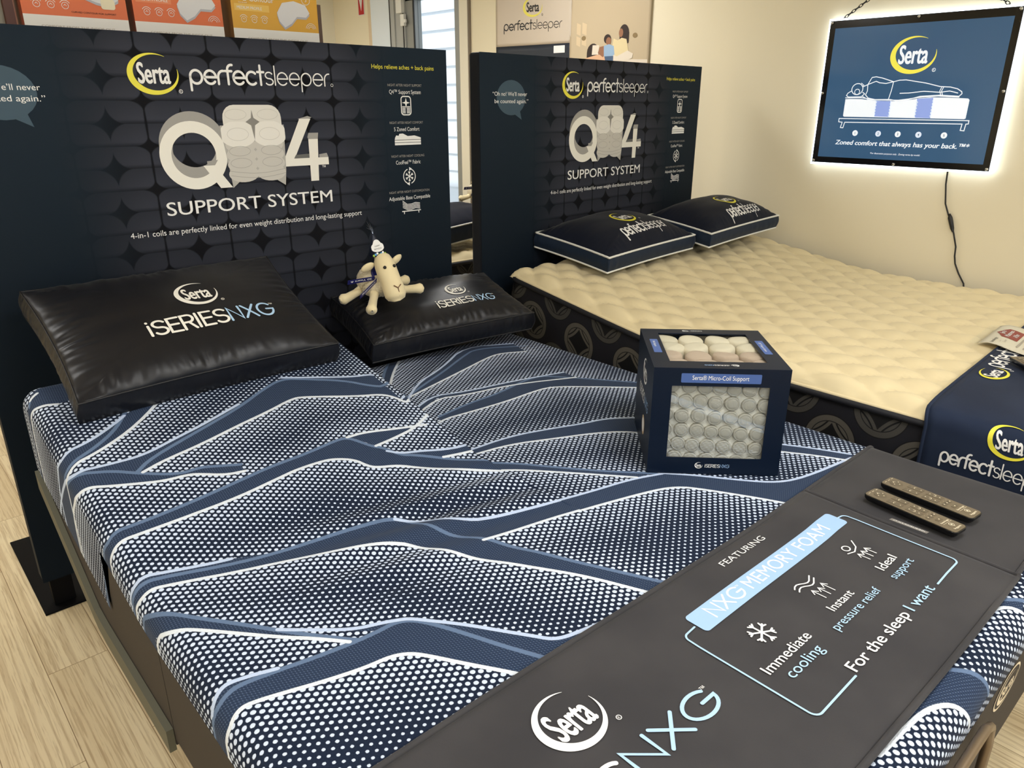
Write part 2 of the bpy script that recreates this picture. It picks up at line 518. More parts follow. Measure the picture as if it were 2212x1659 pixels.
TRACE = {"W":{"A":[[0.289,1.052],[0.323,1.069],[0.351,1.069],[0.395,1.056],[0.479,1.028],[0.547,1.01],[0.599,1.004],[0.631,0.987],[0.653,0.958],[0.693,0.892],[0.746,0.811],[0.806,0.708]],"W":[[0.272,1.415],[0.321,1.358],[0.349,1.333],[0.394,1.282],[0.464,1.2],[0.517,1.146],[0.562,1.093]],"B":[[0.238,1.545],[0.298,1.523],[0.321,1.522],[0.352,1.514],[0.423,1.49],[0.483,1.467],[0.586,1.434],[0.692,1.39],[0.771,1.354],[0.815,1.33],[0.857,1.297],[0.906,1.189],[0.971,1.08],[1.036,0.983],[1.077,0.906],[1.111,0.827]],"B2":[[0.989,1.192],[1.057,1.176],[1.194,1.152],[1.346,1.116],[1.505,1.072],[1.558,1.045],[1.59,1.01],[1.654,0.893],[1.686,0.83],[1.71,0.772]],"C":[[0.287,1.701],[0.313,1.707],[0.364,1.708],[0.482,1.712],[0.611,1.719],[0.74,1.741],[0.787,1.749],[0.858,1.75],[0.9,1.743],[0.946,1.711],[0.961,1.669],[0.981,1.649],[1.039,1.628],[1.085,1.588],[1.164,1.516],[1.287,1.432],[1.376,1.332],[1.523,1.154]],"D":[[1.175,1.596],[1.259,1.577],[1.401,1.557],[1.539,1.493],[1.656,1.44],[1.728,1.394],[1.767,1.35],[1.856,1.193],[1.98,0.965],[2.024,0.899],[2.07,0.812],[2.085,0.769]],"E0":[[0.985,1.816],[1.04,1.815],[1.133,1.786],[1.23,1.759]],"E1":[[1.035,1.739],[1.106,1.746],[1.199,1.762],[1.352,1.854],[1.474,1.841],[1.646,1.83],[1.763,1.836],[1.855,1.83],[1.959,1.736],[2.088,1.607]],"E":[[0.452,1.933],[0.512,1.956],[0.621,1.98],[0.746,2.019],[0.855,2.048],[0.945,2.079],[0.982,2.074],[1.131,2.0],[1.202,1.976],[1.231,1.947],[1.248,1.9]],"F":[[0.169,2.061],[0.279,1.962],[0.315,1.944],[0.348,1.924],[0.426,1.893],[0.481,1.873],[0.543,1.868],[0.57,1.855],[0.622,1.82],[0.671,1.812]],"G":[[0.29,2.043],[0.314,2.045],[0.393,2.075],[0.513,2.152],[0.642,2.285],[0.719,2.343]],"H":[[0.193,2.411],[0.269,2.383],[0.295,2.386],[0.323,2.366],[0.363,2.353]],"H2":[[0.305,2.431],[0.331,2.439]],"R1":[[1.157,1.989],[1.226,2.022],[1.49,2.351],[1.613,2.445]],"R2":[[1.409,2.097],[1.51,2.128],[1.724,2.192],[1.903,2.249],[1.978,2.256],[2.076,2.202]],"R3":[[1.254,1.897],[1.462,2.02],[1.554,1.979],[1.766,1.943],[1.999,1.837]],"Z1":[[1.059,0.28],[1.126,0.276],[1.207,0.269],[1.253,0.252],[1.283,0.227],[1.305,0.174]],"Z2":[[1.557,0.303],[1.613,0.28],[1.643,0.264],[1.658,0.237]]},"P":{"A":[[0.285,1.122],[0.312,1.137],[0.337,1.144],[0.379,1.134],[0.424,1.118]],"A2":[[0.474,1.221],[0.557,1.143],[0.598,1.115],[0.634,1.102],[0.669,1.086],[0.691,1.073],[0.715,1.042],[0.764,0.98],[0.807,0.915],[0.842,0.863],[0.86,0.835],[0.882,0.821],[0.919,0.812],[0.973,0.8]],"B":[[0.252,1.571],[0.307,1.569],[0.324,1.571],[0.367,1.558],[0.466,1.526],[0.504,1.517]],"B2":[[0.888,1.422],[0.955,1.353],[1.021,1.284],[1.073,1.263],[1.123,1.248],[1.256,1.213],[1.373,1.184],[1.502,1.158],[1.594,1.12]],"B3":[[1.597,1.122],[1.654,1.055],[1.712,0.969],[1.773,0.888],[1.831,0.851],[1.921,0.83],[2.01,0.817]],"C":[[0.621,1.782],[0.709,1.807]],"D":[[1.049,1.701],[1.077,1.671],[1.131,1.653],[1.2,1.622],[1.261,1.608],[1.442,1.603],[1.598,1.551],[1.681,1.517],[1.777,1.493],[1.853,1.435]],"D2":[[1.853,1.435],[1.916,1.235],[1.986,1.076],[2.029,0.992],[2.071,0.923],[2.12,0.817]],"E":[[0.065,2.249],[0.196,2.133],[0.296,2.027],[0.326,2.012],[0.402,2.006],[0.48,2.005],[0.576,2.041],[0.657,2.068],[0.794,2.125]],"E2":[[0.977,2.21],[1.086,2.158],[1.178,2.115],[1.242,2.1],[1.251,2.092]],"G":[[0.152,2.191],[0.291,2.109],[0.314,2.11],[0.378,2.129],[0.456,2.18],[0.496,2.213]],"H":[],"R2":[[1.252,1.949],[1.488,2.186],[1.684,2.272],[1.913,2.428],[2.11,2.322]],"R3":[[1.257,1.924],[1.457,2.055],[1.575,2.005],[1.79,1.969],[2.005,1.91]]},"B":{"A":[[0.295,1.113],[0.326,1.119],[0.356,1.125],[0.422,1.113],[0.491,1.098],[0.566,1.086],[0.621,1.082],[0.66,1.083],[0.688,1.069],[0.711,1.036],[0.747,0.958],[0.778,0.881],[0.812,0.81],[0.846,0.734]],"W":[[0.267,1.502],[0.303,1.456],[0.328,1.421],[0.373,1.357],[0.423,1.291],[0.473,1.219],[0.526,1.147],[0.575,1.089]],"B":[[0.27,1.557],[0.307,1.556],[0.329,1.551],[0.386,1.536],[0.51,1.493],[0.606,1.474],[0.73,1.46],[0.826,1.443],[0.874,1.431],[0.913,1.403],[0.928,1.316],[0.984,1.214],[1.023,1.138],[1.094,0.977],[1.154,0.85]],"C":[[0.097,1.838],[0.292,1.738],[0.315,1.745],[0.377,1.746],[0.5,1.758],[0.639,1.78],[0.731,1.796],[0.848,1.803],[0.958,1.82],[0.986,1.812],[1.001,1.788],[1.025,1.742],[1.051,1.717],[1.069,1.667],[1.103,1.646],[1.162,1.601],[1.317,1.465],[1.397,1.352],[1.485,1.238],[1.584,1.133]],"E1":[[1.371,1.88],[1.528,1.907],[1.661,1.908],[1.887,1.958],[1.966,1.873],[2.131,1.642]],"E":[[0.44,1.94],[0.488,1.982],[0.65,2.05],[0.785,2.106],[0.894,2.17],[0.974,2.204],[1.044,2.165],[1.147,2.103],[1.202,2.038],[1.25,2.006],[1.402,2.128]],"F":[[0.246,2.052],[0.307,2.016],[0.339,1.995],[0.392,1.974],[0.44,1.935],[0.522,1.881],[0.582,1.883],[0.61,1.871],[0.674,1.844]],"G":[[0.267,2.062],[0.299,2.056],[0.351,2.072],[0.445,2.142],[0.505,2.23]],"H":[[0.292,2.416],[0.309,2.435]],"R1":[[1.158,2.005],[1.21,2.041]],"R2":[[1.393,2.1],[1.523,2.169],[1.651,2.228],[1.833,2.328],[1.94,2.376],[2.13,2.259]],"Z1":[[1.329,0.309],[1.354,0.275],[1.383,0.243],[1.396,0.217],[1.398,0.192]],"Z2":[[1.625,0.325],[1.654,0.287],[1.699,0.247]]}}

# ------------------------------------------------------------------ room shell
ZF = 0.0; ZC = 2.95
XW = 4.5; XL_ = -2.6; YB = 7.8; YFR = -2.8

def floor_mat():
    m = mat('vinyl_plank_floor', srgb(190, 160, 112), .42, .4)
    g = NG(m); x, y, z = g.objxyz()
    br = g.n('ShaderNodeTexBrick')
    g.nt.links.new(g.comb(y, x), br.inputs['Vector'])
    br.offset = .37
    br.inputs['Scale'].default_value = 1.0
    br.inputs['Brick Width'].default_value = 1.22; br.inputs['Row Height'].default_value = .18
    br.inputs['Mortar Size'].default_value = .0012; br.inputs['Bias'].default_value = 0
    br.inputs['Color1'].default_value = (.30, .30, .30, 1); br.inputs['Color2'].default_value = (.72, .72, .72, 1)
    br.inputs['Mortar'].default_value = (0, 0, 0, 1)
    v = g.comb(g.M('MULTIPLY', x, 1.0), g.M('MULTIPLY', y, .032))
    off = g.n('ShaderNodeVectorMath', operation='ADD'); g.nt.links.new(v, off.inputs[0]); g.nt.links.new(br.outputs['Color'], off.inputs[1])
    wav = g.n('ShaderNodeTexWave', wave_type='RINGS', rings_direction='Y')
    wv = g.comb(g.M('MULTIPLY', x, 6.0), g.M('MULTIPLY', y, .6))
    g.nt.links.new(off.outputs[0], wav.inputs['Vector'])
    wav.inputs['Scale'].default_value = 13; wav.inputs['Distortion'].default_value = 7; wav.inputs['Detail'].default_value = 3; wav.inputs['Detail Scale'].default_value = 1.6
    n1 = g.noise(off.outputs[0], 190, 4, .6)
    n2 = g.noise(off.outputs[0], 5, 3, .5)
    c1 = g.mix(g.ramp(n2, .30, .72), srgb(212, 192, 154), srgb(234, 218, 182))
    c2 = g.mix(g.M('MULTIPLY', g.ramp(n1, .48, .66), .50), c1, srgb(160, 132, 94))
    c3 = g.mix(g.M('MULTIPLY', g.ramp(wav.outputs['Fac'], .70, 1.0), .35), c2, srgb(166, 138, 100))
    sepc = g.n('ShaderNodeSeparateColor'); g.nt.links.new(br.outputs['Color'], sepc.inputs[0])
    c4 = g.mix(g.ramp(sepc.outputs[0], .0, .28), srgb(140, 116, 82), c3)
    g.color(c4)
    g.bump(n1, .12, .001)
    return m
MB_ = MB(); MB_.box((XL_ - .1, YFR - .1, -.1), (XW + .12, YB + .1, 0)); fl = MB_.build('floor', floor_mat()); tag(fl, kind='structure')
wallm = mat('beige_wall_paint', srgb(240, 230, 203), .75, .3, bump=220, bs=.08, bd=.001)
wallg = mat('pale_grey_wall_paint', srgb(238, 233, 216), .75, .3, bump=220, bs=.08, bd=.001)
trimw = mat('white_trim_paint', srgb(232, 242, 252), .45, .5)
alu = mat('grey_aluminium', srgb(150, 152, 150), .4, .5, metal=.3)
alud = mat('dark_aluminium', srgb(70, 72, 74), .4, .5, metal=.3)
def struct(name, boxes, m, parent=None):
    b = MB()
    for a, c in boxes: b.box(a, c)
    o = b.build(name, m, parent)
    if parent is None: tag(o, kind='structure')
    return o
DY0, DY1, DZ = 5.63, 6.67, 2.745
struct('wall_right', [((XW, YFR, 0), (XW + .12, DY0, ZC)), ((XW, DY0, DZ), (XW + .12, DY1, ZC)), ((XW, DY1, 0), (XW + .12, YB, ZC))], wallm)
struct('wall_back', [((XL_, YB, 0), (XW + .12, YB + .1, ZC))], wallg)
struct('wall_left', [((XL_ - .1, YFR, 0), (XL_, YB, ZC))], wallm)
WN = [(-2.0, .6), (1.2, 3.8)]
bx = [((XL_, YFR - .1, 0), (-2.0, YFR, ZC)), ((.6, YFR - .1, 0), (1.2, YFR, ZC)), ((3.8, YFR - .1, 0), (XW, YFR, ZC))]
for a, b in WN:
    bx += [((a, YFR - .1, 0), (b, YFR, .5)), ((a, YFR - .1, 2.5), (b, YFR, ZC))]
struct('wall_front', bx, wallm)
struct('ceiling', [((XL_ - .1, YFR - .1, ZC), (XW + .12, YB + .1, ZC + .08))], mat('ceiling_tile_white', srgb(236, 234, 226), .8, .2))
struct('baseboard_right', [((XW - .012, YFR, 0), (XW, DY0 - .1, .09))], mat('baseboard_dark', srgb(60, 50, 42), .5))
struct('baseboard_back', [((XL_, YB - .012, 0), (XW, YB, .09))], MATS['baseboard_dark'])

def glass_mat():
    m = bpy.data.materials.new('clear_glass'); m.use_nodes = True
    nt = m.node_tree; nt.nodes.clear()
    o = nt.nodes.new('ShaderNodeOutputMaterial'); mx = nt.nodes.new('ShaderNodeMixShader')
    t = nt.nodes.new('ShaderNodeBsdfTransparent'); gl = nt.nodes.new('ShaderNodeBsdfGlossy')
    t.inputs[0].default_value = (.96, .98, 1, 1)
    gl.inputs['Roughness'].default_value = .02
    mx.inputs[0].default_value = .07
    nt.links.new(t.outputs[0], mx.inputs[1]); nt.links.new(gl.outputs[0], mx.inputs[2]); nt.links.new(mx.outputs[0], o.inputs[0])
    return m
GLASS = glass_mat()
for i, (a, b) in enumerate(WN):
    w = struct('window_%d' % (i + 1), [((a, YFR - .08, .5), (a + .05, YFR - .02, 2.5)), ((b - .05, YFR - .08, .5), (b, YFR - .02, 2.5)), ((a, YFR - .08, .5), (b, YFR - .02, .55)),
               ((a, YFR - .08, 2.45), (b, YFR - .02, 2.5)), (((a + b) / 2 - .025, YFR - .08, .5), ((a + b) / 2 + .025, YFR - .02, 2.5))], alu)
    struct('pane', [((a + .05, YFR - .055, .55), (b - .05, YFR - .045, 2.45))], GLASS, w)

# glass door in the right wall, beyond the headboards
d = struct('door_1', [((XW - .02, 6.30, 0), (XW + .06, 6.44, DZ)), ((XW - .02, 5.63, 0), (XW + .06, 5.70, DZ)), ((XW - .02, 5.63, DZ - .10), (XW + .06, 6.44, DZ)), ((XW - .02, 5.63, 0), (XW + .06, 6.44, .12))], alu)
struct('pane', [((XW + .015, 5.70, .12), (XW + .025, 6.30, DZ - .1))], GLASS, d)
struct('door_frame', [((XW - .035, 6.44, 0), (XW + .08, 6.47, DZ)), ((XW - .03, 6.47, 0), (XW + .08, 6.60, DZ)), ((XW - .045, 6.60, 0), (XW + .08, 6.67, DZ))], mat('door_frame_grey', srgb(176, 178, 176), .4), d)
struct('gasket', [((XW - .04, 6.455, 0), (XW - .036, 6.468, DZ)), ((XW - .032, 6.295, .1), (XW - .021, 6.31, DZ - .1)), ((XW - .05, 6.665, 0), (XW - .046, 6.675, DZ))], mat('black_rubber', (.01, .01, .012), .5), d)
hb = MB(); hb.box((XW - .07, 6.44, 2.545), (XW - .03, 6.53, 2.66)); hb.box((XW - .06, 6.42, 2.435), (XW - .03, 6.48, 2.535)); hb.box((XW - .06, 6.395, 2.46), (XW - .04, 6.42, 2.49))
hb.build('hinge', mat('white_plastic', srgb(235, 235, 230), .4), d, bevel=.004)
struct('trim_1', [((XW - .03, 6.68, 0), (XW, 7.03, ZC))], trimw)
struct('trim_2', [((XW - .025, 5.52, 0), (XW, 5.63, ZC))], mat('cream_trim_paint', srgb(238, 232, 214), .5))
struct('trim_3', [((XW - .02, 7.03, 0), (XW, 7.10, ZC))], mat('tan_trim_paint', srgb(222, 202, 172), .6))
struct('trim_4', [((XW - .018, 5.497, 0), (XW, 5.52, ZC))], mat('grey_brown_strip', srgb(120, 108, 92), .6))

# clapboard siding of the building outside the glass door
sb = MB()
for i in range(17):
    z0 = -.2 + .22 * i
    sb.add([(6.50, 3.5, z0), (6.50, 11, z0), (6.53, 11, z0 + .22), (6.53, 3.5, z0 + .22), (6.62, 3.5, z0), (6.62, 11, z0), (6.62, 11, z0 + .22), (6.62, 3.5, z0 + .22)],
           [(0, 3, 2, 1), (0, 1, 5, 4), (4, 5, 6, 7), (3, 7, 6, 2), (0, 4, 7, 3), (1, 2, 6, 5)])
o = sb.build('wall_outside', mat('white_clapboard', srgb(240, 244, 248), .6)); tag(o, kind='structure')
gb = MB(); gb.box((XW + .12, 0, -.2), (12, 12, -.02)); o = gb.build('ground_outside', mat('concrete_paving', srgb(190, 190, 186), .9, bump=30)); tag(o, kind='structure')

# red arrow sign on the wall before the corner
A = Art(); A.rect(-.055, 0, .055, .34, mat('sign_white', (.8, .8, .8), .5)); A.L = 1
A.rect(-.05, .005, .05, .335, mat('sign_red', srgb(190, 24, 32), .45)); A.L = 2
wq = MATS['sign_white']
A.poly([(0, .035), (.038, .17), (.014, .17), (.014, .30), (-.014, .30), (-.014, .17), (-.038, .17)], wq)
ar = empty('arrow_sign', (XW - .002, 7.24, 2.588), (0, 0, 0), 'narrow red sign with a white down arrow on the wall beside the glass door', 'sign')
sgn = MB(); sgn.box((-.003, -.055, 0), (.0, .055, .34)); sgn.build('backing', wq, ar)
A.build('arrow', ar, lambda x, y, l: (-.003 - l, -x, y))

# ceiling troffers
lens_m = mat('lamp_diffuser', (.9, .9, .88), .6, emit=(1, .97, .92), es=2.0)
lampf = mat('lamp_frame_white', srgb(230, 230, 226), .5)
def troffer(x, y):
    t = empty('ceiling_light', (x, y, ZC), (0, 0, 0), 'unseen flat rectangular ceiling light set in the white ceiling', 'ceiling light', 'ceiling lights above the beds')
    b = MB()
    b.box((-.62, -.32, -.03), (-.58, .32, 0)); b.box((.58, -.32, -.03), (.62, .32, 0)); b.box((-.58, -.32, -.03), (.58, -.28, 0)); b.box((-.58, .28, -.03), (.58, .32, 0))
    b.build('frame', lampf, t)
    b = MB(); b.box((-.58, -.28, -.012), (.58, .28, -.002)); b.build('diffuser', lens_m, t)
    ld = bpy.data.lights.new('lamp_light', 'AREA'); ld.shape = 'RECTANGLE'; ld.size = 1.14; ld.size_y = .54
    ld.energy = ROOM_LAMP_POWER; ld.color = ROOM_LAMP_COLOR
    lo = bpy.data.objects.new('lamp_light', ld); COL.objects.link(lo); lo.parent = t; lo.location = (0, 0, -.04)
for lx, ly in ((-1.2, -1.7), (1.2, -1.7), (3.5, -1.5), (-1.3, 1.1), (1.5, .3), (-.6, 4.4), (3.3, 4.0), (2.4, 6.7)):  # all out of view; the pair nearest the right wall added to brighten it
    troffer(lx, ly)


# ------------------------------------------------------------------ near bed: mattress with the navy knit cover
def tri_pts(d): return {k: np.array(v) for k, v in d.items()}
TW, TP, TB = tri_pts(TRACE['W']), tri_pts(TRACE['P']), tri_pts(TRACE['B'])
def ext_left(p, at_start=True):   # carries a stitched line on down the bed's left side
    e = p[0] if at_start else p[-1]
    q = np.array([[min(.02, e[0]), e[1] + .004]])
    return np.vstack([q, p]) if at_start else np.vstack([p, q])
for dct, ks in ((TW, 'ABWCF'), (TB, 'ABCFW')):
    for k in ks:
        if k in dct: dct[k] = ext_left(dct[k])
for k in ('G', 'E'):
    TP[k] = ext_left(TP[k])
for k in ('G', 'H'):
    TW[k] = ext_left(TW[k])
for dct, ks in ((TW, ('A', 'B', 'B2', 'D')), (TB, ('A', 'B')), (TP, ('A2', 'B3'))):   # and on under the runner
    for k in ks:
        e = dct[k]; dct[k] = np.vstack([e, e[-1:] + (e[-1:] - e[-2:-1]) / np.linalg.norm(e[-1] - e[-2]) * .09])
TP.pop('C', None)
TB['R1'] = np.array([[1.272, 2.09], [1.30, 2.13], [1.46, 2.36], [1.56, 2.47]])
TW['R1'] = np.array([[1.272, 2.06], [1.33, 2.13], [1.49, 2.34], [1.613, 2.47]])
TP['R2'] = np.vstack([[[1.30, 1.99]], TP['R2'][1:]])
R_ = lambda a: a[::-1]
vs_ = np.vstack
BANDS = [vs_([TP['A'], R_(TB['A'][1:6])]), vs_([TP['B'], R_(TB['B'][1:7])]), vs_([TB['A'], R_(TW['A'])]), vs_([TB['W'], R_(TW['W'])]), vs_([TB['B'], R_(TW['B'])]),
         vs_([TP['A2'], R_(TB['A'][7:])]), vs_([TP['B2'], TP['B3'], R_(TW['B2']), R_(TB['B'][10:16])]),
         vs_([TB['C'], R_(TW['C'])]), vs_([TP['D'], TP['D2'][1:], R_(TW['D']), R_(TB['C'][15:21])]),
         vs_([TW['E0'], [[1.199, 1.762], [1.106, 1.746], [1.035, 1.739], [1.0, 1.80]]]),
         vs_([TB['E1'], R_(TW['E1'][3:])]), vs_([TB['E'][:-1], R_(TW['E'])]), vs_([TP['E2'], R_(TB['E'][5:10])]),
         vs_([TP['E'][2:], R_(TB['E'][:5]), R_(TB['F'][2:7])]), vs_([TB['F'], R_(TW['F'])]),
         vs_([TP['G'], R_(TW['G'])]), vs_([[[.02, 2.45], [.292, 2.42], [.309, 2.437], [.42, 2.54]], [[.5, 2.38]], R_(TW['H'])]),
         vs_([TB['R1'], R_(TW['R1'])]), vs_([TP['R2'], R_(TW['R2'])]), vs_([TP['R3'], R_(TW['R3'])]),
         vs_([TB['Z1'], R_(TW['Z1'])]), vs_([TB['Z2'], R_(TW['Z2'])])]

def seg_dist(Q, P, closed=False):
    d = np.full(len(Q), 9.0)
    n = len(P)
    for i in range(n if closed else n - 1):
        a = P[i]; b = P[(i + 1) % n]
        ab = b - a; L = (ab ** 2).sum() + 1e-12
        t = np.clip(((Q - a) @ ab) / L, 0, 1)
        d = np.minimum(d, np.hypot(*(Q - a - t[:, None] * ab).T))
    return d
def inside(Q, P):
    r = np.zeros(len(Q), bool); n = len(P)
    for i in range(n):
        a = P[i]; b = P[(i + 1) % n]
        c = (a[1] > Q[:, 1]) != (b[1] > Q[:, 1])
        xx = a[0] + (Q[:, 1] - a[1]) * (b[0] - a[0]) / (b[1] - a[1] + 1e-12)
        r ^= c & (Q[:, 0] < xx)
    return r
def smooth_poly(P, k=2):
    for _ in range(k):
        q = [P[0]]
        for i in range(len(P) - 1):
            q += [P[i] * .75 + P[i + 1] * .25, P[i] * .25 + P[i + 1] * .75]
        q.append(P[-1]); P = np.array(q)
    return P

def knit_mat():
    m = mat('navy_knit_cover', (.02, .03, .06), .85, .12, sheen=.05)
    g = NG(m); u, v = g.uv()
    band = g.attr('band'); dw = g.attr('dist_white'); dp = g.attr('dist_pale'); db = g.attr('dist_cord')
    PX, PY = .0255, .0170
    def cell(off):
        a = g.M('SUBTRACT', g.M('FRACT', g.M('ADD', g.M('DIVIDE', u, PX), off + 100)), .5)
        b = g.M('SUBTRACT', g.M('FRACT', g.M('ADD', g.M('DIVIDE', v, PY), off + 100)), .5)
        a = g.M('MULTIPLY', a, PX); b = g.M('MULTIPLY', b, PY)
        return g.M('SQRT', g.M('ADD', g.M('MULTIPLY', a, a), g.M('MULTIPLY', b, b)))
    dd = g.M('MINIMUM', cell(0.0), cell(.5))
    fuzz = g.noise(g.comb(u, v), 420, 2)
    r = g.lin(dw, .01, .17, .0054, .0031)
    dd2 = g.M('ADD', dd, g.M('MULTIPLY', g.M('SUBTRACT', fuzz, .5), .0018))
    dot = g.ramp(g.M('SUBTRACT', dd2, r), .0006, -.0006)
    inb = g.ramp(band, -.0005, .0012)
    dot = g.M('MULTIPLY', dot, g.M('SUBTRACT', 1.0, inb))
    edge = g.M('MULTIPLY', g.M('SUBTRACT', fuzz, .5), .0016)
    lw = g.ramp(g.M('ADD', dw, edge), .0056, .0044)
    lp = g.ramp(g.M('ADD', dp, edge), .0056, .0044)
    lb = g.ramp(g.M('ADD', db, edge), .0066, .0048)
    # band knit: small rows of pricks
    pa = g.M('SINE', g.M('MULTIPLY', g.M('ADD', u, g.M('MULTIPLY', v, .6)), 2 * PI / .0085))
    pb = g.M('SINE', g.M('MULTIPLY', g.M('SUBTRACT', v, g.M('MULTIPLY', u, .6)), 2 * PI / .0125))
    prick = g.ramp(g.M('MULTIPLY', pa, pb), .45, .95)
    c = g.mix(g.ramp(fuzz, .3, .7), (.0065, .0120, .0290, 1), (.0130, .0220, .0480, 1))
    cb = g.mix(prick, (.026, .044, .090, 1), (.012, .021, .046, 1))
    cb = g.mix(g.ramp(g.M('MULTIPLY', pa, pb), -.7, -.98), cb, (.16, .21, .31, 1))
    c = g.mix(inb, c, cb)
    c = g.mix(dot, c, (.62, .71, .88, 1))
    c = g.mix(lb, c, (.12, .18, .30, 1))
    c = g.mix(lp, c, (.50, .60, .80, 1))
    c = g.mix(lw, c, (.72, .78, .86, 1))
    g.color(c)
    h = g.M('ADD', g.M('MULTIPLY', dot, .6), g.M('MAXIMUM', g.M('MULTIPLY', lw, 1.3), g.M('MAXIMUM', g.M('MULTIPLY', lp, 1.1), g.M('MULTIPLY', lb, 1.0))))
    h = g.M('ADD', h, g.M('MULTIPLY', g.M('MULTIPLY', prick, inb), -.35))
    h = g.M('ADD', h, g.M('MULTIPLY', fuzz, .25))
    g.bump(h, .55, .0025)
    return m

def build_knit_mattress():
    ss = np.unique(np.concatenate([np.linspace(S0 - AQ - .26, S0, 70), np.linspace(S0, SPL - .0004, 240), np.linspace(SPL + .0004, S1, 250), np.linspace(S1, S1 + AQ + .21, 40)]))
    tt = np.unique(np.concatenate([np.linspace(T0 - AQ - .20, T0, 45), np.linspace(T0, T1, 560), np.linspace(T1, T1 + AQ + .20, 24)]))
    SS, TT = np.meshgrid(ss, tt, indexing='ij')
    X, Y, Z = mat1(SS, TT)
    nu, nv = SS.shape
    V = np.stack([X, Y, Z], -1).reshape(-1, 3)
    idx = np.arange(nu * nv).reshape(nu, nv)
    F = np.stack([idx[:-1, :-1], idx[1:, :-1], idx[1:, 1:], idx[:-1, 1:]], -1).reshape(-1, 4)
    me = bpy.data.meshes.new('cover')
    me.from_pydata(V.tolist(), [], F.tolist())
    Q = np.stack([SS.ravel(), TT.ravel()], -1)
    uvl = me.uv_layers.new(name='UVMap')
    li = np.zeros(len(me.loops), np.int32); me.loops.foreach_get('vertex_index', li)
    uvl.data.foreach_set('uv', Q[li].astype(np.float32).ravel())
    band = np.full(len(Q), -9.0)
    for P in BANDS:
        P = np.asarray(P, float)
        lo = P.min(0) - .02; hi = P.max(0) + .02
        k = ((Q >= lo) & (Q <= hi)).all(1)
        dist = seg_dist(Q[k], P, True) * np.where(inside(Q[k], P), 1, -1)
        band[k] = np.maximum(band[k], dist)
    rightside = Q[:, 0] > SPL
    def lines(d):
        r = np.full(len(Q), 9.0)
        for P in d.values():
            if len(P) > 1:
                dd = seg_dist(Q, smooth_poly(np.asarray(P, float)))
                r = np.minimum(r, dd)
        return r
    for nm, val in (('band', np.maximum(band, -.05)), ('dist_white', np.minimum(lines(TW), .3)), ('dist_pale', np.minimum(lines(TP), .3)), ('dist_cord', np.minimum(lines(TB), .3))):
        a = me.attributes.new(nm, 'FLOAT', 'POINT')
        a.data.foreach_set('value', val.astype(np.float32))
    o = link('mattress', me, knit_mat(), None, True)
    tag(o, 'navy knit mattress with white dots and wavy piped bands on the nearest bed', 'mattress')
    return o
build_knit_mattress()

deckm = mat('brown_grey_upholstery', srgb(62, 57, 53), .85, .3, bump=900, bs=.3, bd=.001)
olive = mat('olive_grey_edge', srgb(98, 97, 84), .7, .3)
blackmetal = mat('black_steel', (.003, .003, .004), .7, .1)
base = empty('adjustable_bed_base', (1.27, 1.35, 0), (0, 0, 0), 'brown grey upholstered adjustable bed base under the navy dotted mattress', 'bed base')
def bbox(name, a, b, m, parent=base, bevel=.008):
    x = MB(); px, py, pz = parent.location
    x.box((a[0] - px, a[1] - py, a[2] - pz), (b[0] - px, b[1] - py, b[2] - pz))
    return x.build(name, m, parent, bevel=bevel)
bbox('foot_deck', (.301, .222, .40), (2.239, 1.47, .665), deckm, bevel=.015)
def slant(name, x0, x1, m, k):
    b = MB(); n = 14; px, py, pz = base.location
    ys = np.linspace(1.44, 2.47, n)
    vs = []; fs = []
    for y in ys:
        up = float(lift(np.array(.9), np.array(y))) if k else 0
        lo = -.35 + (.5 * max(0, y - 1.98) if k else 0); hi = up - (.078 if y < 1.79 else .26)
        if m is olive: lo -= .012; hi = lo + .060
        for (x, z) in ((x0, lo), (x1, lo), (x1, hi), (x0, hi)): vs.append((x - px, y - py, .75 + z - pz))
    for i in range(n - 1):
        for k_ in range(4): fs.append((i * 4 + k_, i * 4 + (k_ + 1) % 4, i * 4 + 4 + (k_ + 1) % 4, i * 4 + 4 + k_))
    fs += [(0, 3, 2, 1), tuple((n - 1) * 4 + q for q in range(4))]
    b.add(vs, fs)
    return b.build(name, m, base)
slant('head_deck', .300, 1.262, deckm, True)
slant('head_deck', 1.278, 2.239, deckm, False)
slant('deck_edge', .284, .299, olive, True)
for x in (.55, 1.95):
    for y in (.6, 1.9):
        bbox('leg', (x, y, 0), (x + .07, y + .07, .33), blackmetal)
# retainer bar at the foot end and the embroidered oval badge
px, py, pz = base.location
rb = MB(); ry = .196
rb.tube([(.96 - px, .224 - py, .45 - pz), (.96 - px, ry - py, .45 - pz), (.96 - px, ry - py, .60 - pz), (.98 - px, ry - py, .655 - pz), (1.02 - px, ry - py, .675 - pz), (1.34 - px, ry - py, .675 - pz), (1.38 - px, ry - py, .655 - pz), (1.40 - px, ry - py, .60 - pz), (1.40 - px, ry - py, .45 - pz), (1.40 - px, .224 - py, .45 - pz)], .009, 8)
rb.build('retainer_bar', mat('bronze_steel', srgb(120, 104, 86), .35, .5, metal=.6), base, smooth=True)
A = Art(); A.disc(0, 0, .085, mat('badge_cream', srgb(225, 212, 186), .7), .042); A.L = 1; A.disc(0, 0, .078, deckm, .036); A.L = 2
A.serta(0, 0, .066, .030, MATS['badge_cream'], MATS['badge_cream'], False)
A.build('badge', base, lambda x, y, l: (1.61 - px + x, .2215 - py - l, .59 - pz + y))


